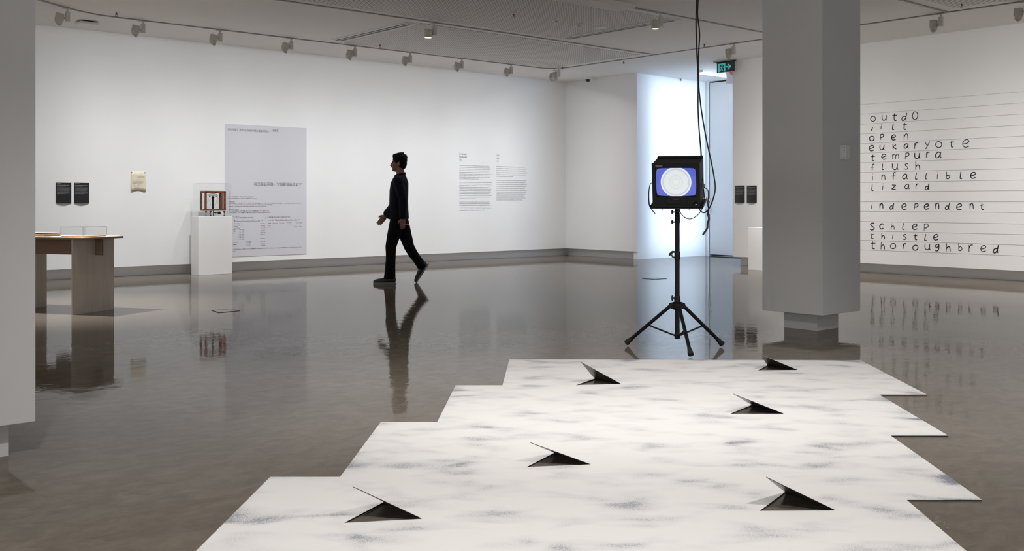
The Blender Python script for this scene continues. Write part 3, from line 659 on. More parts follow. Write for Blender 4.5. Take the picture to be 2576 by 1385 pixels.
# black text panels
M_panel = mat('black_label_board', (.010,.010,.011), .45); M_ptx = mat('white_label_print', (.16,.16,.17), .6); M_ptx2 = mat('white_label_heading', (.30,.30,.31), .6)
def label_panel(wall, px0, px1, py0, py1, label, cjk):
    if wall == 'N': a = on_y(px0, py1); b_ = on_y(px1, py0); fr = FRN; wd = b_.x-a.x
    else: a = on_x(px0, py1); b_ = on_x(px1, py0); fr = FRE; wd = a.y-b_.y
    ht = on_y(px0, py0).z-a.z if wall == 'N' else on_x(px0, py0).z-a.z
    t = thing('text_panel', label, 'panel', a, 0 if wall == 'N' else -PI/2)
    # gently bowed board, lower edge standing off the wall
    n = 8; vs_ = []
    for k in (0, 1):
        for j in (0, 1):
            for i in range(n+1):
                x = i/n; off = .004 + (.018*math.sin(PI*x) if j == 0 else 0)
                vs_.append((x*wd, -(off+.002*(1-k)), j*ht))
    m1 = n+1; fs_ = []
    for i in range(n):
        fs_ += [(i, i+1, m1+i+1, m1+i), (2*m1+i, 3*m1+i, 3*m1+i+1, 2*m1+i+1), (i, 2*m1+i, 2*m1+i+1, i+1), (m1+i, m1+i+1, 3*m1+i+1, 3*m1+i)]
    fs_ += [(0, m1, 3*m1, 2*m1), (n, 2*m1+n, 3*m1+n, m1+n)]
    MB().add(vs_, fs_).build('board', M_panel, t)
    loc = (Vector((1,0,0)), Vector((0,0,1))); mb = MB(); u_ = ht/52
    def bow(mb):
        out = []
        for v in mb.v:
            f_ = 1-v[2]/ht; x = min(1, max(0, v[0]/wd)); out.append((v[0], -(.0066 + .018*math.sin(PI*x)*f_ + .0006), v[2]))
        mb.v = out
    greek(mb, Vector((wd*.05, 0, ht-2.4*u_)), loc, wd*.30, 1, 1, u_*1.0, 3, cjk, 1); greek(mb, Vector((wd*.05, 0, ht-6.8*u_)), loc, wd*.85, 1, 1, u_*1.2, 5, cjk, .95)
    bow(mb); mb.build('heading', M_ptx2, t)
    mb = MB(); greek(mb, Vector((wd*.05, 0, ht-9.6*u_)), loc, wd*.5, 1, 1, u_*.8, 5, cjk, 1)
    greek(mb, Vector((wd*.05, 0, ht-12.5*u_)), loc, wd*.88, 7, u_*1.3, u_*.75, 6, cjk, .9); greek(mb, Vector((wd*.05, 0, ht-22.3*u_)), loc, wd*.88, 6, u_*1.3, u_*.75, 7, cjk, .65)
    bow(mb); mb.build('body_text', M_ptx, t)
label_panel('N', 140.5, 179, 459, 511, 'black English text panel on the left wall, left of its pair', False)
label_panel('N', 186.5, 224, 459.3, 511, 'black Chinese text panel on the left wall, right of its pair', True)
label_panel('E', 1849, 1873.7, 466.5, 509.5, 'black text panel by the passage, nearer the opening', False)
label_panel('E', 1879, 1904, 466.5, 509.5, 'black text panel by the passage, nearer the column', True)

# yellowed sheet pinned to the wall
a = on_y(329.5, 481.5); b_ = on_y(365.5, 432); wd = b_.x-a.x; ht = on_y(329.5, 431).z-a.z
SH = thing('paper_sheet', 'yellowed typed paper sheet pinned on the left wall', 'paper', a)
n = 10; vs_ = []
for j in range(6):
    for i in range(n+1):
        x = i/n; y = j/5; vs_.append((x*wd, -(.003 + .016*(1-y)**2*(1-math.sin(PI*x))), y*ht + .012*math.sin(PI*x)*(1-y)))
o = MB().add(vs_, [(j*(n+1)+i, j*(n+1)+i+1, (j+1)*(n+1)+i+1, (j+1)*(n+1)+i) for j in range(5) for i in range(n)], True).build('paper', noisy('aged_cream_paper', (.66,.60,.46), (.72,.66,.52), 12, .8), SH)
sd = o.modifiers.new('thick', 'SOLIDIFY'); sd.thickness = .001
def sheet_bow(mb): mb.v = [(v[0], -(.0045 + .016*(1-v[2]/ht)**2*(1-math.sin(PI*min(1, max(0, v[0]/wd))))), v[2]) for v in mb.v]
mb = MB(); lc = (Vector((1,0,0)), Vector((0,0,1)))
greek(mb, Vector((wd*.42, 0, ht*.72)), lc, wd*.52, 1, 1, ht*.022, 2, True, 1)
for k, (x, y, w_, c) in enumerate(((.1,.56,.4,1), (.1,.505,.85,1), (.1,.45,.75,2), (.1,.40,.3,1), (.1,.17,.35,2), (.1,.10,.8,1))): greek(mb, Vector((wd*x, 0, ht*y)), lc, wd*w_, c, ht*.03, ht*.012, 20+k, True, .9)
for x, y in ((.15,.33), (.28,.28), (.43,.34), (.58,.38), (.2,.3), (.45,.25)): greek(mb, Vector((wd*x, 0, ht*y)), lc, wd*.08, 3, ht*.035, ht*.012, int(x*99), True, 1)
sheet_bow(mb); mb.build('typed_text', mat('faded_type', (.33,.29,.22), .7), SH)
mb = MB()
for x in (.04, .96): mb.cyl((wd*x, -.010, ht*.965), (wd*x, -.002, ht*.965), .006, n=8)
mb.build('pin', M_steel, SH)

# ------------------------------------------------------------------ handwritten word list on the right wall
HW = thing('word_list', 'giant ruled lines with handwritten words covering the right wall', 'drawing', (XE, 8.0, 1.4))
def HWp(px, py): v = on_x(px, py); return Vector((-.0025, v.y-8.0, v.z-1.4))
yl = [262.9] + [250+v/2.948 for v in (110, 184, 256, 328, 398, 468, 540, 615, 684, 757, 828, 903, 973, 1042, 1113)]
c_edge = on_x(1915, 500).y
for y in yl:
    z = on_x(2167, y).z-1.4
    MB().box((-.002, -11.0, z-.002), (-.0005, c_edge-8.0-.9, z+.002)).build('ruled_line', M_line, HW)
GL = {'u': (.9, [[(0,1),(.02,.35),(.3,0),(.7,.1),(.9,.5)], [(.92,1),(.9,.2),(1.08,0)]]), 't': (.62, [[(.45,1),(.4,.3),(.55,.02),(.95,.08)], [(0,.68),(1,.75)]]),
 'd': (.62, [[(.85,.5),(.4,.56),(.05,.3),(.2,.02),(.55,.08),(.88,.4)], [(1,1),(.86,.3),(.98,0)]]), 'i': (.22, [[(.5,.68),(.42,0)], [(.58,1),(.56,.92)]]), 'j': (.42, [[(.85,.68),(.5,.25),(.1,0)], [(1,1),(.98,.93)]]),
 'l': (.36, [[(.4,1),(.1,.2),(.25,.02),(.9,.06)]]), 'P': (.62, [[(.12,1),(.08,0)], [(.02,.92),(.7,1),(.95,.75),(.6,.48),(.12,.42)]]),
 'e': (.85, [[(.05,.42),(.6,.5),(.95,.75),(.6,1),(.15,.78),(.03,.35),(.4,0),(1.02,.14)]]), 'n': (.75, [[(.05,.95),(.1,0)], [(.1,.5),(.42,.98),(.82,.85),(.95,0)]]),
 'k': (.75, [[(.1,1),(.12,0)], [(.9,.85),(.2,.42),(1,0)]]), 'a': (1.0, [[(.88,.85),(.45,1),(.05,.5),(.2,.05),(.6,.15),(.9,.75)], [(.9,.95),(.86,.2),(1.08,0)]]),
 'r': (.6, [[(.1,.98),(.08,0)], [(.1,.5),(.45,.95),(1,.97)]]), 'y': (.6, [[(0,.95),(.45,.5)], [(1,1),(.28,0)]]),
 'm': (1.35, [[(.03,.95),(.05,0)], [(.05,.6),(.3,1),(.48,.75),(.5,0)], [(.5,.6),(.76,1),(.95,.75),(1,0)]]), 'f': (.58, [[(1,.93),(.65,1),(.45,.75),(.40,0)], [(0,.5),(.9,.56)]]),
 's': (.66, [[(.95,.9),(.5,1),(.1,.78),(.5,.52),(.92,.28),(.5,0),(0,.08)]]), 'h': (.56, [[(.08,1),(.1,0)], [(.1,.35),(.5,.6),(.85,.45),(.95,0)]]),
 'b': (.5, [[(.08,1),(.1,0)], [(.1,.35),(.5,.56),(.98,.3),(.6,.02),(.1,.05)]]), 'z': (1.0, [[(.05,1),(.5,.97),(.95,.95)], [(.95,.95),(.5,.5),(.05,.05)], [(.05,.05),(.5,.02),(1,0)]]),
 'c': (.8, [[(.95,.88),(.5,1),(.05,.5),(.4,0),(1,.12)]]), 'g': (.6, [[(.85,.95),(.35,1),(.05,.74),(.35,.5),(.85,.75)], [(.88,.98),(.9,.3),(.5,0),(.05,.1)]]), 'p': (.66, [[(.12,1),(.05,0)], [(.05,.9),(.7,1),(.98,.72),(.6,.42),(.1,.40)]]),
 'o': (1.02, [[(.5+.5*math.cos(a+1.6), .5+.5*math.sin(a+1.6)) for a in [2*PI*i/12 for i in range(13)]]])}
GL['O'] = (.68, GL['o'][1])
def catmull(p, k=5):
    if len(p) < 3: return [tuple(q_) for q_ in p]
    P_ = [p[0]] + list(p) + [p[-1]]; out = []
    for i in range(1, len(P_)-2):
        a, b, c, d = P_[i-1:i+3]
        for j in range(k):
            t = j/k; out.append(tuple(.5*((2*b[q_]) + (c[q_]-a[q_])*t + (2*a[q_]-5*b[q_]+4*c[q_]-d[q_])*t*t + (3*b[q_]-a[q_]-3*c[q_]+d[q_])*t**3) for q_ in (0, 1)))
    out.append(tuple(p[-1])); return out
rows = {'outdo': 'o,166,143,36 u,250,135,38 t,326,130,55 d,397,128,58 O,478,120,58', 'jilt': 'j,157,212,46 i,226,203,38 l,317,202,44 t,400,198,50', 'open': 'o,157,289,34 P,233,278,42 e,318,281,38 n,411,277,45',
 'eukaryote': 'e,155,360,42 u,233,355,36 k,325,349,38 a,412,345,34 r,487,343,46 y,567,340,56 o,653,334,44 t,750,328,52 e,855,325,58', 'tempura': 't,165,432,46 e,246,424,40 m,333,423,36 P,419,419,48 u,494,417,42 r,572,411,40 a,649,411,44',
 'flush': 'f,163,503,48 l,240,498,44 u,330,497,44 s,414,496,42 h,497,490,62', 'infallible': 'i,163,575,50 n,243,577,38 f,319,568,56 a,403,571,38 l,489,567,50 l,563,567,46 i,644,562,54 b,722,562,52 l,820,561,52 e,908,561,46',
 'lizard': 'l,163,651,48 i,239,646,48 z,320,649,32 a,418,645,34 r,493,643,36 d,566,646,46', 'independent': 'i,157,787,42 n,228,789,36 d,305,790,46 e,397,793,44 p,486,792,42 e,563,792,40 n,641,789,42 d,716,791,50 e,805,794,46 n,897,789,38 t,975,792,50',
 'schlep': 's,161,941,52 c,229,940,38 h,312,941,48 l,393,940,48 e,476,943,42 p,560,947,52', 'thistle': 't,159,1010,44 h,241,1012,46 i,313,1010,46 s,402,1018,36 t,481,1018,44 l,557,1022,48 e,632,1020,42',
 'thoroughbred': 't,165,1079,56 h,239,1083,56 o,315,1086,38 r,400,1087,38 o,480,1098,38 u,570,1092,42 g,642,1098,50 h,724,1096,60 b,813,1093,56 r,891,1103,52 e,984,1104,46 d,1076,1108,58'}
rr = random.Random(3)
for wname, row in rows.items():
    wd_ = bpy.data.objects.new('written_word', None); C.objects.link(wd_); wd_.parent = HW
    for g in row.split():
        mb = MB()
        ch, cx, cy, h = g.split(','); cx, cy, h = float(cx), float(cy), float(h); asp, strokes = GL[ch]
        lw = rr.uniform(4.8, 6.8); sl = rr.uniform(-.02, .10)
        for st in strokes:
            pts = catmull(st); q = []
            for x, y in pts:
                q.append(HWp(2140+(cx+(x-.5)*asp*h+(y-.5)*h*sl)/2.948, 250+(cy-(y-.5)*h)/2.948))
            if len(q) < 2: continue
            scale = (HWp(2200, 400)-HWp(2200, 401)).z/2.948      # metres per sketch unit at this wall
            hwid = lw*scale*.5*rr.uniform(.9, 1.1); vs_ = []; N = len(q)
            for i, p in enumerate(q):
                d = (q[min(i+1, N-1)]-q[max(i-1, 0)]); d = Vector((0, d.y, d.z)).normalized(); nn = Vector((0, -d.z, d.y)); tp = hwid*(.75 if i in (0, N-1) else 1)
                vs_ += [p+nn*tp, p-nn*tp]
            mb.add(vs_, [(2*i, 2*i+1, 2*i+3, 2*i+2) for i in range(N-1)])
        mb.build('letter', M_ink, wd_)

# ------------------------------------------------------------------ floor artwork
def art_mat():
    m = mat('sprayed_white_sheet', (.83,.82,.80), .55); nt = m.node_tree; b = nt.nodes['Principled BSDF']; L = nt.links.new
    tc = nt.nodes.new('ShaderNodeTexCoord')
    def noise(scale, detail, sc, rough=.5, dist=0, off=0):
        mp = nt.nodes.new('ShaderNodeMapping'); mp.inputs['Scale'].default_value = sc; mp.inputs['Location'].default_value = (off, off*.7, 0)
        L(tc.outputs['Object'], mp.inputs[0]); n = nt.nodes.new('ShaderNodeTexNoise')
        n.inputs['Scale'].default_value = scale; n.inputs['Detail'].default_value = detail; n.inputs['Roughness'].default_value = rough; n.inputs['Distortion'].default_value = dist
        L(mp.outputs[0], n.inputs['Vector']); return n.outputs[0]
    def rng(s, a, b_, c=0, d=1):
        r = nt.nodes.new('ShaderNodeMapRange'); r.inputs[1].default_value = a; r.inputs[2].default_value = b_; r.inputs[3].default_value = c; r.inputs[4].default_value = d; L(s, r.inputs[0]); return r.outputs[0]
    def mth(op, a, b_):
        q_ = nt.nodes.new('ShaderNodeMath'); q_.operation = op
        for i, s in enumerate((a, b_)):
            if isinstance(s, (int, float)): q_.inputs[i].default_value = s
            else: L(s, q_.inputs[i])
        q_.use_clamp = op == 'ADD'; return q_.outputs[0]
    cloud = rng(noise(3.3, 2.2, (1, 1.8, 1), .5, .3), .46, .80)
    at = nt.nodes.new('ShaderNodeAttribute'); at.attribute_name = 'edge_dust'
    edge = mth('MULTIPLY', at.outputs['Fac'], rng(noise(3.5, 2, (1,1,1), .5, 0, 5), .40, .72, .04, .62))
    dens = mth('ADD', cloud, edge)
    sp = noise(380, 2, (1,1,1), .6)
    thr = nt.nodes.new('ShaderNodeMapRange'); thr.inputs[3].default_value = 0; thr.inputs[4].default_value = 1; thr.clamp = True
    lo = mth('SUBTRACT', .76, mth('MULTIPLY', dens, .42)); L(sp, thr.inputs[0]); L(lo, thr.inputs[1]); L(mth('ADD', lo, .10), thr.inputs[2])
    soft = mth('MULTIPLY', dens, .28)
    f = mth('ADD', mth('MULTIPLY', thr.outputs[0], .75), soft)
    mx = nt.nodes.new('ShaderNodeMix'); mx.data_type = 'RGBA'; L(f, mx.inputs[0]); mx.inputs[6].default_value = (.86,.85,.835,1); mx.inputs[7].default_value = (.19,.205,.27,1)
    L(mx.outputs[2], b.inputs['Base Color']); return m
M_art = art_mat(); M_under = noisy('dark_steel_underside', (.022,.020,.019), (.035,.031,.028), 4, .25)
out = [(-.135,6.99),(-.157,6.0),(-.437,6.0),(-.456,5.0),(-.737,5.0),(-.752,4.0),(-1.03,4.0),(-1.047,3.0),(-1.33,3.0),(-1.345,2.1),(1.06,2.1),(1.07,2.69),(1.36,2.69),(1.39,3.69),(1.667,3.69),(1.698,4.708),(1.968,4.708),(1.994,5.708),(2.265,5.708),(2.30,6.95)]
ART = thing('floor_sculpture', 'large white stepped sheet on the floor with six triangular cut flaps', 'sculpture', CW(.5, 4.6, 0), YAW-PI/2)
flaps = [((1461,910),(1496,952),(1561.4,965),(1449,968)), ((1913.8,892),(1930.7,918.5),(2005.8,930),(1906.6,931)), ((1845,990.7),(1890.7,1018),(1970.6,1040),(1836.8,1040)),
         ((1333.7,1113),(1393.8,1138.5),(1484,1167.4),(1325,1173.7)), ((887,1224),(965,1262),(1060,1304),(866,1314)), ((1927,1200),(1975,1237),(2100,1283),(1911,1284))]
TA = .006
Minv = Matrix.Rotation(-(YAW-PI/2), 4, 'Z') @ Matrix.Translation(-ART.location)
def AL(p): return Minv @ p
outl = [AL(CW(x, z, 0)) for x, z in out]; tris = []
for (Tt, Aa, Rr, Ll) in flaps: tris.append([AL(on_floor(*q_, TA)) for q_ in (Ll, Aa, Rr)])
flat_o = [Vector((p.x, p.y, 0)) for p in outl]; flat_h = [[Vector((p.x, p.y, 0)) for p in t] for t in tris]
allv = flat_o + [p for h in flat_h for p in h]; tess = tessellate_polygon([flat_o]+flat_h)
bm = bmesh.new(); bv_ = [bm.verts.new((p.x, p.y, TA)) for p in allv]
for f_ in tess:
    try: bm.faces.new([bv_[i] for i in f_])
    except ValueError: pass
bmesh.ops.recalc_face_normals(bm, faces=bm.faces)
for _ in range(7):
    long_ = [e for e in bm.edges if e.calc_length() > .11]
    if not long_: break
    bmesh.ops.subdivide_edges(bm, edges=long_, cuts=1, use_grid_fill=False); bmesh.ops.triangulate(bm, faces=[f_ for f_ in bm.faces if len(f_.verts) > 3])
def segd(p, a, b):
    d = b-a; t = max(0, min(1, (p-a).dot(d)/max(d.length_squared, 1e-9))); return (p-(a+d*t)).length
dst = []
for v in bm.verts:
    p = Vector((v.co.x, v.co.y, 0)); dm = min(segd(p, flat_o[i], flat_o[(i+1) % len(flat_o)]) for i in range(len(flat_o))); dst.append(max(0, 1-dm/.11)**1.5)
for f_ in bm.faces:
    if f_.normal.z < 0: f_.normal_flip()
me = bpy.data.meshes.new('sheet'); bm.to_mesh(me); bm.free(); at_ = me.attributes.new('edge_dust', 'FLOAT', 'POINT'); at_.data.foreach_set('value', dst)
me.materials.append(M_art); so = bpy.data.objects.new('sheet', me); C.objects.link(so); so.parent = ART
mb = MB()
for ring in [flat_o]+flat_h:
    n = len(ring)
    for i in range(n):
        a, b = ring[i], ring[(i+1) % n]; mb.add([(a.x,a.y,.001),(b.x,b.y,.001),(b.x,b.y,TA),(a.x,a.y,TA)], [(0,1,2,3)])
mb.build('sheet_rim', M_under, ART)
for (Tt, Aa, Rr, Ll), tr in zip(flaps, tris):
    Lw, Aw, Rw = [on_floor(*q_, TA) for q_ in (Ll, Aa, Rr)]
    axis = (Rw-Aw).normalized(); rel = Lw-Aw; best = None
    for k in range(5, 176):
        for sg in (1, -1):
            P = Aw + Matrix.Rotation(math.radians(k)*sg, 3, axis) @ rel
            if P.z <= TA: continue
            v = P-Vector((0, 0, EYE)); dz = v.dot(FWD); ix = CX+F*v.dot(RGT)/dz; iy = CY-F*v.z/dz; e = math.hypot(ix-Tt[0], iy-Tt[1])
            if best is None or e < best[0]: best = (e, P, k, sg)
    e, P, k, sg = best
    d_ = at_depth(Tt[0], Tt[1], (P-Vector((0,0,EYE))).dot(FWD))
    P = P.lerp(d_, .8)
    nrm = (Aw-Rw).cross(P-Rw).normalized()
    if nrm.dot(Vector((0, 0, EYE))-Aw) < 0: nrm = -nrm          # towards the lens: dark underside
    a, r_, t_ = AL(Aw), AL(Rw), AL(P); n3 = (Minv.to_3x3() @ nrm)
    fl = MB().add([a, r_, t_, a-n3*.002, r_-n3*.002, t_-n3*.002], [(0,1,2),(0,3,4,1),(1,4,5,2),(2,5,3,0)]).build('flap', M_under, ART)
    MB().add([a-n3*.0021, r_-n3*.0021, t_-n3*.0021, a-n3*.0026, r_-n3*.0026, t_-n3*.0026], [(0,1,2),(3,5,4),(0,3,4,1),(1,4,5,2),(2,5,3,0)]).build('painted_face', M_art, fl)

# ------------------------------------------------------------------ tripod stand with tray
SG = CW(1.106, 7.47, 0); RZ = YAW-PI/2
TR = thing('tripod_stand', 'black tripod stand with tray carrying the television', 'stand', SG, RZ)
MB().cyl((0,0,.09), (0,0,.985), .0175, n=20).build('pole', M_black, TR)
MB().lathe([(.013, .975), (.013, .995), (.019, .999), (.019, 1.02), (.014, 1.024), (.019, 1.028), (.020, 1.06)], (0,0,0)).build('neck', M_black, TR)
for z, r in ((.975, .020), (.70, .022), (.37, .023)):
    MB().lathe([(r-.002, z-.03), (r, z-.026), (r, z+.026), (r-.002, z+.03)], (0,0,0), n=22).build('collar', M_black, TR)
for z in (1.026, .952): MB().cyl((-.017,0,z), (-.030,0,z), .005, n=8).lathe([(.010,0),(.014,.002),(.014,.012),(.010,.014)], (-.030,0,z), (-1,0,0), 12).build('knob', M_rubber, TR)
MB().cyl((-.018,0,.385), (-.03,0,.385), .005, n=8).lathe([(.008,0),(.020,.004),(.022,.009),(.014,.014)], (-.029,0,.385), (-1,0,0), 14).build('knob', M_rubber, TR)
MB().tube([(-.015,0,.73), (-.035,0,.73), (-.055,0,.712), (-.060,0,.70)], .007, 8, rs=[.006,.009,.009,.004]).tube([(-.015,0,.69), (-.036,0,.693), (-.042,0,.71)], .005, 8).build('clamp_lever', M_rubber, TR)
MB().lathe([(.024,.30),(.030,.31),(.030,.345),(.024,.355)], (0,0,0), n=20).build('hub', M_black, TR)
feet = [(-.357,.22), (.366,.16), (-.009+.05,-.37)]
for fx, fy in feet:
    d = Vector((fx, fy, 0)).normalized(); top = Vector((0,0,.335))+d*.045; ft = Vector((fx, fy, .022)); ft2 = ft
    lg = MB().cyl(top, top.lerp(ft, .93), .0135, n=14).build('leg', M_black, TR)
    MB().tube([top.lerp(ft, .88), top.lerp(ft, .93), top.lerp(ft, .97), ft + Vector((0,0,-.001))], .02, 14, rs=[.0155,.018,.022,.0215]).build('rubber_foot', M_rubber, lg)
    MB().cyl(Vector((0,0,.105)) + d*.014, top.lerp(ft, .52), .0065, n=10).build('brace', M_black, TR)
    sd_ = Vector((-d.y, d.x, 0)); mb = MB(); pts = [Vector((0,0,.30))+d*.02, Vector((0,0,.36))+d*.02, top+d*.014+Vector((0,0,.012)), top+d*.018-Vector((0,0,.022))]
    mb.prism([p_-sd_*.015 for p_ in pts], sd_*.03); mb.build('leg_bracket', M_black, TR)
MB().lathe([(.02,.085),(.0215,.09),(.0215,.12),(.02,.125)], (0,0,0), n=18).build('brace_collar', M_black, TR)
# tray and television share one tilted frame
TILT = math.radians(10.5); TROT = math.radians(15)
FT = Matrix.Translation(Vector((.012, 0, 1.091))) @ Matrix.Rotation(-TROT, 4, 'Z') @ Matrix.Rotation(TILT, 4, 'X')
mb = MB(); mb.m = FT
mb.box((-.193, -.175, -.007), (.193, .19, 0)); mb.box((-.193, -.175, 0), (-.188, .19, .012)); mb.box((.188, -.175, 0), (.193, .19, .012))
mb.build('tray', M_black, TR)
mb = MB(); mb.m = FT; mb.box((-.03, -.03, -.020), (.03, .03, -.007)); mb.build('tray_mount', M_black, TR)
TV = thing('television', 'black box television monitor showing a pale disc on blue', 'television', SG, RZ)
tw, tdp, thh = .1725, .32, .322; fy = -.165
FV = FT @ Matrix.Translation(Vector((0, 0, .004)))
def tvp(name, mb_fn, m, parent=TV, bevel=0, **k):
    mb = MB(); mb.m = FV; mb_fn(mb); return mb.build(name, m, parent, bevel, **k)
def cab(mb):
    y0, y1, ym = fy, fy+tdp, fy+.02
    mb.box((-tw+.001, ym, .004), (tw-.001, y1, thh-.003))
tvp('cabinet', cab, M_plastic, bevel=.006)
sw, sh, scz = .1445, .1035, .181
def bez(mb):
    y0, y1 = fy, fy+.022
    mb.box((-tw, y0, 0), (tw, y1, scz-sh-.004)); mb.box((-tw, y0, scz+sh+.004), (tw, y1, thh)); mb.box((-tw, y0, scz-sh-.004), (-sw-.004, y1, scz+sh+.004)); mb.box((sw+.004, y0, scz-sh-.004), (tw, y1, scz+sh+.004))
bz = tvp('bezel', bez, M_plastic)
tvp('carry_lip', lambda mb: mb.box((-tw+.005, fy+tdp-.05, thh-.004), (tw-.003, fy+tdp, thh+.010)), M_plastic, bevel=.003)
def scr_mat():
    m = bpy.data.materials.new('screen_picture'); m.use_nodes = True; nt = m.node_tree; L = nt.links.new; b = nt.nodes['Principled BSDF']
    tc = nt.nodes.new('ShaderNodeTexCoord'); sp = nt.nodes.new('ShaderNodeVectorMath'); sp.operation = 'MULTIPLY'; sp.inputs[1].default_value = (1, 0, 1); L(tc.outputs['Object'], sp.inputs[0])
    ln = nt.nodes.new('ShaderNodeVectorMath'); ln.operation = 'LENGTH'; L(sp.outputs[0], ln.inputs[0])
    mr = nt.nodes.new('ShaderNodeMapRange'); mr.inputs[2].default_value = .16; L(ln.outputs['Value'], mr.inputs[0])
    r = nt.nodes.new('ShaderNodeValToRGB'); r.color_ramp.interpolation = 'LINEAR'; e = r.color_ramp.elements
    wht = (.80,.82,.80,1); stops = [(0, (.85,.84,.76,1)), (.10, (.84,.84,.78,1)), (.16, (.66,.74,.78,1)), (.18, (.78,.82,.82,1)), (.28, (.70,.80,.84,1)), (.31, (.60,.72,.78,1)), (.33, wht), (.56, (.76,.82,.84,1)), (.575, (.38,.46,.72,1)), (.595, wht), (.61, (.45,.52,.72,1)), (.63, (.84,.86,.90,1)), (.685, (.86,.88,.92,1)), (.70, (.105,.145,.62,1)), (1, (.10,.14,.66,1))]
    e[0].position = stops[0][0]; e[0].color = stops[0][1]; e[1].position = 1; e[1].color = stops[-1][1]
    for p_, c in stops[1:-1]: q_ = e.new(p_); q_.color = c
    L(mr.outputs[0], r.inputs[0])
    b.inputs['Base Color'].default_value = (.01,.01,.012,1); b.inputs['Roughness'].default_value = .12
    L(r.outputs[0], b.inputs['Emission Color']); b.inputs['Emission Strength'].default_value = .95; return m
# screen: slightly bulged, built about its own centre so that the disc is centred on it
n, m_ = 24, 18; vs_ = []; fs_ = []
for j in range(m_+1):
    for i in range(n+1):
        x = (i/n*2-1); z = (j/m_*2-1); cf = .035*(x*x*z*z)**2.5; rx = 1-.018*z*z-cf; rz_ = 1-.025*x*x-cf; cx_ = x*rx; cz_ = z*rz_
        vs_.append((cx_*sw, .010*(x*x+z*z)*.6, cz_*sh))
fs_ = [(j*(n+1)+i, j*(n+1)+i+1, (j+1)*(n+1)+i+1, (j+1)*(n+1)+i) for j in range(m_) for i in range(n)]
so = MB().add(vs_, fs_, True).build('screen', scr_mat(), TV); so.matrix_local = FV @ Matrix.Translation(Vector((0, fy+.008, scz)))
tvp('screen_surround', lambda mb: mb.box((-sw-.004, fy+.019, scz-sh-.004), (sw+.004, fy+.024, scz+sh+.004)), M_black)
tvp('badge', lambda mb: mb.box((-sw, fy-.002, thh-.026), (-sw+.050, fy, thh-.013)), mat('badge_grey', (.12,.115,.10), .4), label='small grey badge')
def tv_text(mb):
    vs2, fs2 = text_geo('Panasonic', .0105, 'CENTER'); mb.add([Vector((v.x, fy-.001, v.y+.055)) for v in vs2], fs2)
tvp('maker_lettering', tv_text, mat('badge_print', (.22,.22,.22), .4))
def btn(mb):
    for k in range(6): mb.box((-.066+k*.017, fy-.003, .034), (-.054+k*.017, fy, .041))
    for k in range(6): mb.box((.035+k*.016, fy-.003, .036), (.045+k*.016, fy, .043))
    for k in range(5): mb.box((.035+k*.016, fy-.003, .022), (.045+k*.016, fy, .027))
bm_ = mat('button_grey', (.018,.018,.019), .45, spec=.3)
tvp('control_panel', lambda mb: mb.box((-.075, fy-.001, .015), (.155, fy, .047)), mat('panel_black', (.003,.003,.0035), .5, spec=.2))
for x, z, w2 in [(-.066+k*.017, .034, .012) for k in range(6)] + [(.035+k*.016, .036, .010) for k in range(6)] + [(.035+k*.016, .022, .010) for k in range(5)]:
    tvp('button', lambda mb: mb.box((x, fy-.003, z), (x+w2, fy, z+.006)), bm_)
tvp('power_light', lambda mb: mb.cyl((.142, fy-.003, .018), (.142, fy, .018), .0028, n=10), mat('led_white', (.8,1,.9), .4, emit=(.7,1,.85), es=2))
for k in range(3): tvp('side_screw', lambda mb: mb.cyl((tw-.005, fy+.08, .08+k*.07), (tw-.002, fy+.08, .08+k*.07), .004, n=8), M_steel)

# straps and cables (photo pixel + distance)
def spline(pts, k=6):
    P_ = [pts[0]] + pts + [pts[-1]]; o_ = []
    for i in range(1, len(P_)-2):
        a, b, c, d = P_[i-1:i+3]
        for j in range(k):
            t = j/k; o_.append(.5*((2*b)+(c-a)*t+(2*a-5*b+4*c-d)*t*t+(3*b-a-3*c+d)*t**3))
    return o_ + [pts[-1]]
def cable(name, label, cat, pts, r, rs=None, flat=1.0, m=M_rubber, mk=True, parent=None):
    q_ = spline([at_depth(*p) for p in pts]); org = q_[0].copy()
    rr_ = None
    if rs: rr_ = [rs[0]+(rs[1]-rs[0])*min(1, i/(len(q_)-1)*1.6) for i in range(len(q_))]
    if parent is None:
        o_ = MB().tube([v-org for v in q_], r, 8, rr_, flat).build(name, m); o_.location = org; return tag(o_, label, cat)
    base = parent.location; Ri = Matrix.Rotation(-parent.rotation_euler.z, 3, 'Z')
    return MB().tube([Ri @ (v-base) for v in q_], r, 8, rr_, flat).build(name, m, parent)
top_y = lambda d: CY-(ZC-EYE)*F/d
cable('power_cable', 'black cable hanging from ceiling to rear of television', 'cable', [(1755, top_y(7.55), 7.55), (1751, -100, 7.55), (1752, 0, 7.55), (1751, 60, 7.55), (1753, 130, 7.55), (1756, 200, 7.55), (1756, 270, 7.57), (1759, 330, 7.6), (1763, 375, 7.62), (1764, 396, 7.62)], .0052)
cable('signal_cable', 'black cable hanging from ceiling and looping right below television', 'cable', [(1760, top_y(7.5), 7.5), (1758, -100, 7.5), (1756, 0, 7.5), (1755, 40, 7.5), (1760, 85, 7.5), (1757, 140, 7.53), (1757, 200, 7.5), (1761, 250, 7.45), (1768, 300, 7.42), (1778, 355, 7.40), (1790, 410, 7.38), (1798, 455, 7.36), (1799, 478, 7.35), (1794, 500, 7.33), (1785, 522, 7.3), (1775, 533, 7.3), (1766, 533, 7.3), (1758, 524, 7.3)], .0050)
cable('loop_cable', 'thin black cable sagging in a loop beneath the tray', 'cable', [(1708, 524, 7.42), (1714, 538, 7.42), (1726, 548, 7.40), (1738, 550, 7.40), (1752, 543, 7.38), (1763, 531, 7.36), (1767, 523, 7.36)], .0030)
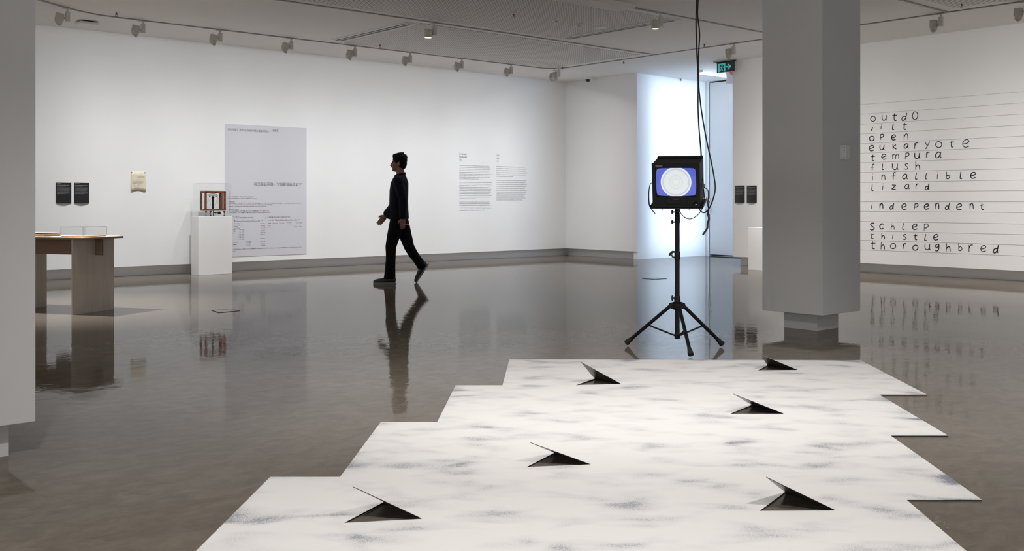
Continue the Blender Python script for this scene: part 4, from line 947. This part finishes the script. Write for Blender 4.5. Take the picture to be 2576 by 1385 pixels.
cable('strap', 'narrow black tie-down strap hanging on left side of television', 'strap', [(1642, 459, 7.45), (1636, 463, 7.42), (1632.5, 480, 7.38), (1632, 500, 7.34), (1634, 516, 7.30), (1640, 527, 7.25), (1648, 537, 7.22)], .003, (.0022, .0055), .3)
cable('strap', 'long black tie-down strap tail hanging on right side of television', 'strap', [(1768, 468, 7.40), (1775, 473, 7.38), (1781, 479, 7.37), (1782, 496, 7.36), (1780.5, 510, 7.36), (1782.5, 525, 7.36), (1781, 538, 7.36), (1783.5, 549, 7.36), (1780, 562, 7.36), (1779, 574, 7.36), (1768, 590, 7.34)], .003, (.0018, .0072), .25)
TS = thing('ratchet_strap', 'taut black webbing strap with metal buckle down the television side', 'strap', SG, RZ)
cable('webbing', '', '', [(1766.5, 405, 7.62), (1768, 440, 7.50), (1770, 470, 7.42), (1773, 505, 7.34)], .0045, flat=.35, parent=TS)
Ri = Matrix.Rotation(-RZ, 3, 'Z'); bp_ = Ri @ (at_depth(1771, 468, 7.40)-SG); mb = MB(); mb.box((bp_.x-.008, bp_.y-.01, bp_.z-.018), (bp_.x+.008, bp_.y+.01, bp_.z+.018)); mb.build('buckle', M_steel, TS, bevel=.003)

# ------------------------------------------------------------------ walking person
def organic(mb, name, mat_, parent, voxel, smooth=4, **k):
    me = mb.mesh(name+'_src', None); o_ = bpy.data.objects.new(name+'_src', me); C.objects.link(o_)
    r = o_.modifiers.new('r', 'REMESH'); r.mode = 'VOXEL'; r.voxel_size = voxel; r.use_smooth_shade = True
    s = o_.modifiers.new('s', 'SMOOTH'); s.factor = .5; s.iterations = smooth
    dg = bpy.context.evaluated_depsgraph_get(); dg.update()
    m2 = bpy.data.meshes.new_from_object(o_.evaluated_get(dg)); bpy.data.objects.remove(o_); bpy.data.meshes.remove(me)
    m2.name = name; m2.materials.clear(); m2.materials.append(mat_)
    m2.polygons.foreach_set('use_smooth', [True]*len(m2.polygons))
    o_ = bpy.data.objects.new(name, m2); C.objects.link(o_); o_.parent = parent
    for a, b in k.items(): o_[a] = b
    return o_
pp = on_floor(1003, 712)
PE = thing('person', 'person in dark jacket and black trousers walking left past the wall', 'person', (pp.x, pp.y, 0), math.atan2(-RGT.y, -RGT.x))
M_skin = mat('skin', (.26,.13,.09), .55); M_hair = noisy('black_hair', (.003,.003,.003), (.006,.005,.005), 60, .75, .3, 300, spec=.15)
M_jack = noisy('navy_jacket', (.005,.006,.011), (.008,.009,.015), 20, .8, .2, 200, spec=.15); M_trou = noisy('black_trousers', (.004,.004,.005), (.006,.006,.007), 20, .85, .2, 200, spec=.15)
M_shoe = mat('dark_shoe', (.018,.019,.018), .45); M_sole = mat('grey_sole', (.22,.24,.22), .6)
V3 = Vector
def hand(mb, wr, dr, side, curl):
    dr = V3(dr).normalized(); palm = V3((0, side, 0)); fwd = dr.cross(palm).normalized()
    if fwd.x < 0: fwd = -fwd
    c = V3(wr); 
    mb.cap(c, .026, c+dr*.035, .027)
    for k in range(4):
        b0 = c + dr*.02 + fwd*(.026-.017*k); b1 = c + dr*.088 + fwd*(.029-.019*k); mb.cap(b0, .013, b1, .0105)
        ln = (.042, .047, .044, .034)[k]; d1 = (dr*math.cos(curl*.6) - palm*math.sin(curl*.6)).normalized(); d2 = (dr*math.cos(curl*1.7) - palm*math.sin(curl*1.7)).normalized()
        b2 = b1 + d1*ln; b3 = b2 + d2*ln*.62; mb.chain([(b1, .0100), (b2, .0088), (b3, .0075)])
    tb = c + dr*.022 + fwd*.024; t1_ = tb + (dr*.6+fwd*.7).normalized()*.038; t2_ = t1_ + (dr*.9+fwd*.2-palm*.3).normalized()*.028; mb.chain([(tb, .014), (t1_, .0115), (t2_, .0088)])
body = MB()
# head with brow, nose, lips, chin and ears
body.ell((-.012,0,1.655), (.094,.074,.102)).ell((.022,0,1.60), (.070,.060,.088)).ell((.050,0,1.545), (.036,.036,.034)).ell((.073,0,1.533), (.016,.020,.016))
body.cap((.088,0,1.636), .008, (.108,0,1.598), .011).ell((.103,0,1.592), (.012,.016,.009)).ell((.086,0,1.572), (.013,.022,.006)).ell((.084,0,1.560), (.012,.020,.006))
body.ell((.072,.026,1.652), (.020,.022,.008)).ell((.072,-.026,1.652), (.020,.022,.008)).ell((.055,.040,1.60), (.028,.022,.026)).ell((.055,-.040,1.60), (.028,.022,.026))
for s in (-1, 1): body.ell((-.010, s*.076, 1.612), (.018,.009,.031)).ell((.002, s*.074, 1.596), (.010,.008,.012))
body.chain([((-.015,0,1.56), .056), ((-.022,0,1.50), .055), ((-.03,0,1.43), .062)])
body.loft([(-.01,0,.90,.085,.13), (-.005,0,1.02,.095,.135), (-.005,0,1.15,.10,.145), (-.01,0,1.30,.105,.165), (-.015,0,1.40,.085,.165), (-.02,0,1.445,.06,.09)])
ln_arm = [((-.02,.175,1.395), .052), ((-.085,.205,1.12), .040), ((-.078,.200,.93), .027), ((-.078,.200,.895), .026)]
rt_arm = [((-.01,-.175,1.395), .052), ((.045,-.205,1.13), .040), ((.185,-.190,.94), .028), ((.20,-.188,.925), .026)]
body.chain(ln_arm); body.chain(rt_arm)
hand(body, (-.078,.200,.885), (.02,0,-1), 1, .55); hand(body, (.205,-.187,.915), (.62,.02,-.78), -1, .35)
lL = [((.0,.085,.92), .095), ((.10,.088,.50), .058), ((.105,.088,.33), .052), ((.115,.088,.09), .038)]
rL = [((-.01,-.085,.92), .095), ((-.13,-.088,.48), .058), ((-.215,-.088,.34), .050), ((-.315,-.088,.225), .034)]
body.chain(lL).chain(rL); body.chain([((.115,.088,.07), .036), ((.22,.092,.035), .028)]).chain([((-.318,-.088,.215), .028), ((-.252,-.088,.080), .022)])
organic(body, 'body', M_skin, PE, .0065, 3)
for s in (-1, 1): MB().ell((.0805, s*.027, 1.6365), (.008,.0115,.006)).build('eye', mat('eye_dark', (.02,.015,.012), .2), PE)
# hair
hr = MB().ell((-.018,0,1.675), (.100,.083,.100)).ell((-.045,0,1.625), (.068,.078,.088)).ell((.03,0,1.725), (.055,.062,.038)).ell((-.02,0,1.73), (.07,.065,.045))
for s in (-1, 1): hr.ell((.018, s*.068, 1.665), (.022,.014,.040))
for k in range(26):
    a = random.uniform(0, 2*PI); b_ = random.uniform(.2, 1.3); hr.ell((-.02+.085*math.cos(a)*math.cos(b_), .07*math.sin(a)*math.cos(b_), 1.685+.085*math.sin(b_)), (.022,.020,.016))
organic(hr, 'hair', M_hair, PE, .007, 2)
# jacket
jk = MB().loft([(.004,0,.868,.140,.190), (.002,0,.90,.138,.188), (0,0,1.0,.130,.182), (0,0,1.12,.126,.185), (-.004,0,1.26,.126,.196), (-.012,0,1.36,.118,.200), (-.018,0,1.425,.092,.165), (-.024,0,1.465,.070,.085)])
jk.chain([((-.02,.185,1.385), .070), ((-.055,.205,1.25), .064), ((-.085,.212,1.12), .058), ((-.082,.206,.98), .052), ((-.080,.203,.915), .050)])
jk.chain([((-.01,-.185,1.385), .070), ((.015,-.205,1.25), .064), ((.045,-.212,1.13), .058), ((.125,-.200,1.02), .054), ((.185,-.192,.945), .052)])
jk.chain([((.075,.06,1.05), .05), ((.115,.07,.92), .045)]).chain([((.085,-.06,1.05), .05), ((.145,-.08,.91), .040)])
for i in range(12):
    a = 2*PI*i/12; b_ = 2*PI*(i+1)/12; f_ = lambda t: (-.020+.064*math.cos(t), .064*math.sin(t), 1.468-.018*math.cos(t)+.006); jk.cap(f_(a), .016, f_(b_), .016)
organic(jk, 'jacket', M_jack, PE, .0085, 3)
# trousers, legs separated below the crotch
tr_ = MB().loft([(-.005,0,.80,.118,.150), (-.005,0,.90,.118,.158), (-.005,0,.98,.108,.150)])
tr_.chain([((.005,.082,.84), .105), ((.055,.086,.66), .090), ((.095,.088,.50), .074), ((.095,.088,.40), .068), ((.100,.088,.25), .066)])
tr_.loft([(.112,.088,.065,.080,.066), (.108,.088,.12,.076,.065), (.104,.088,.20,.070,.065), (.100,.088,.30,.067,.065)])
tr_.chain([((-.02,-.082,.84), .105), ((-.075,-.086,.66), .090), ((-.13,-.088,.49), .072), ((-.185,-.088,.395), .066), ((-.255,-.088,.30), .062), ((-.300,-.088,.235), .066)])
organic(tr_, 'trousers', M_trou, PE, .0085, 3)
# shoes
def shoe(fr, lb):
    up = MB(); up.m = fr
    up.chain([((-.02,0,.055), .040), ((.04,0,.055), .040), ((.12,0,.042), .038), ((.19,0,.034), .034), ((.225,0,.030), .026)]); up.cap((-.015,0,.05), .040, (-.005,0,.10), .040)
    o_ = organic(up, 'shoe', M_shoe, PE, .006, 2)
    sl_ = MB(); sl_.m = fr; prof = [(-.062,.0),(-.05,.030),(0,.040),(.06,.036),(.13,.044),(.19,.042),(.235,.028),(.252,0),(.235,-.028),(.19,-.042),(.13,-.044),(.06,-.036),(0,-.040),(-.05,-.030)]
    sl_.prism([(x, y, 0) for x, y in prof], (0,0,.020)); sl_.build('sole', M_sole, o_)
    lc_ = MB(); lc_.m = fr
    for k in range(4): lc_.cap((.06+.022*k, -.018, .095-.008*k-.002), .0035, (.066+.022*k, .018, .095-.008*k-.002), .0035)
    lc_.build('laces', M_sole, o_)
shoe(Matrix.Translation((.082,.088,.0)), 'front')
shoe(Matrix.Translation((-.372,-.088,.205)) @ Matrix.Rotation(math.radians(57), 4, 'Y') , 'rear')
CD = MB().box((-.045,-.030,-.003), (.045,.030,.003)).build('card', M_white)
CD.location = Vector((pp.x, pp.y, 0)) + Matrix.Rotation(PE.rotation_euler.z, 3, 'Z') @ Vector((-.125,.185,.795)); CD.rotation_euler = (0, math.radians(4), PE.rotation_euler.z)
tag(CD, 'small white card held in the walking person\'s near hand', 'card')
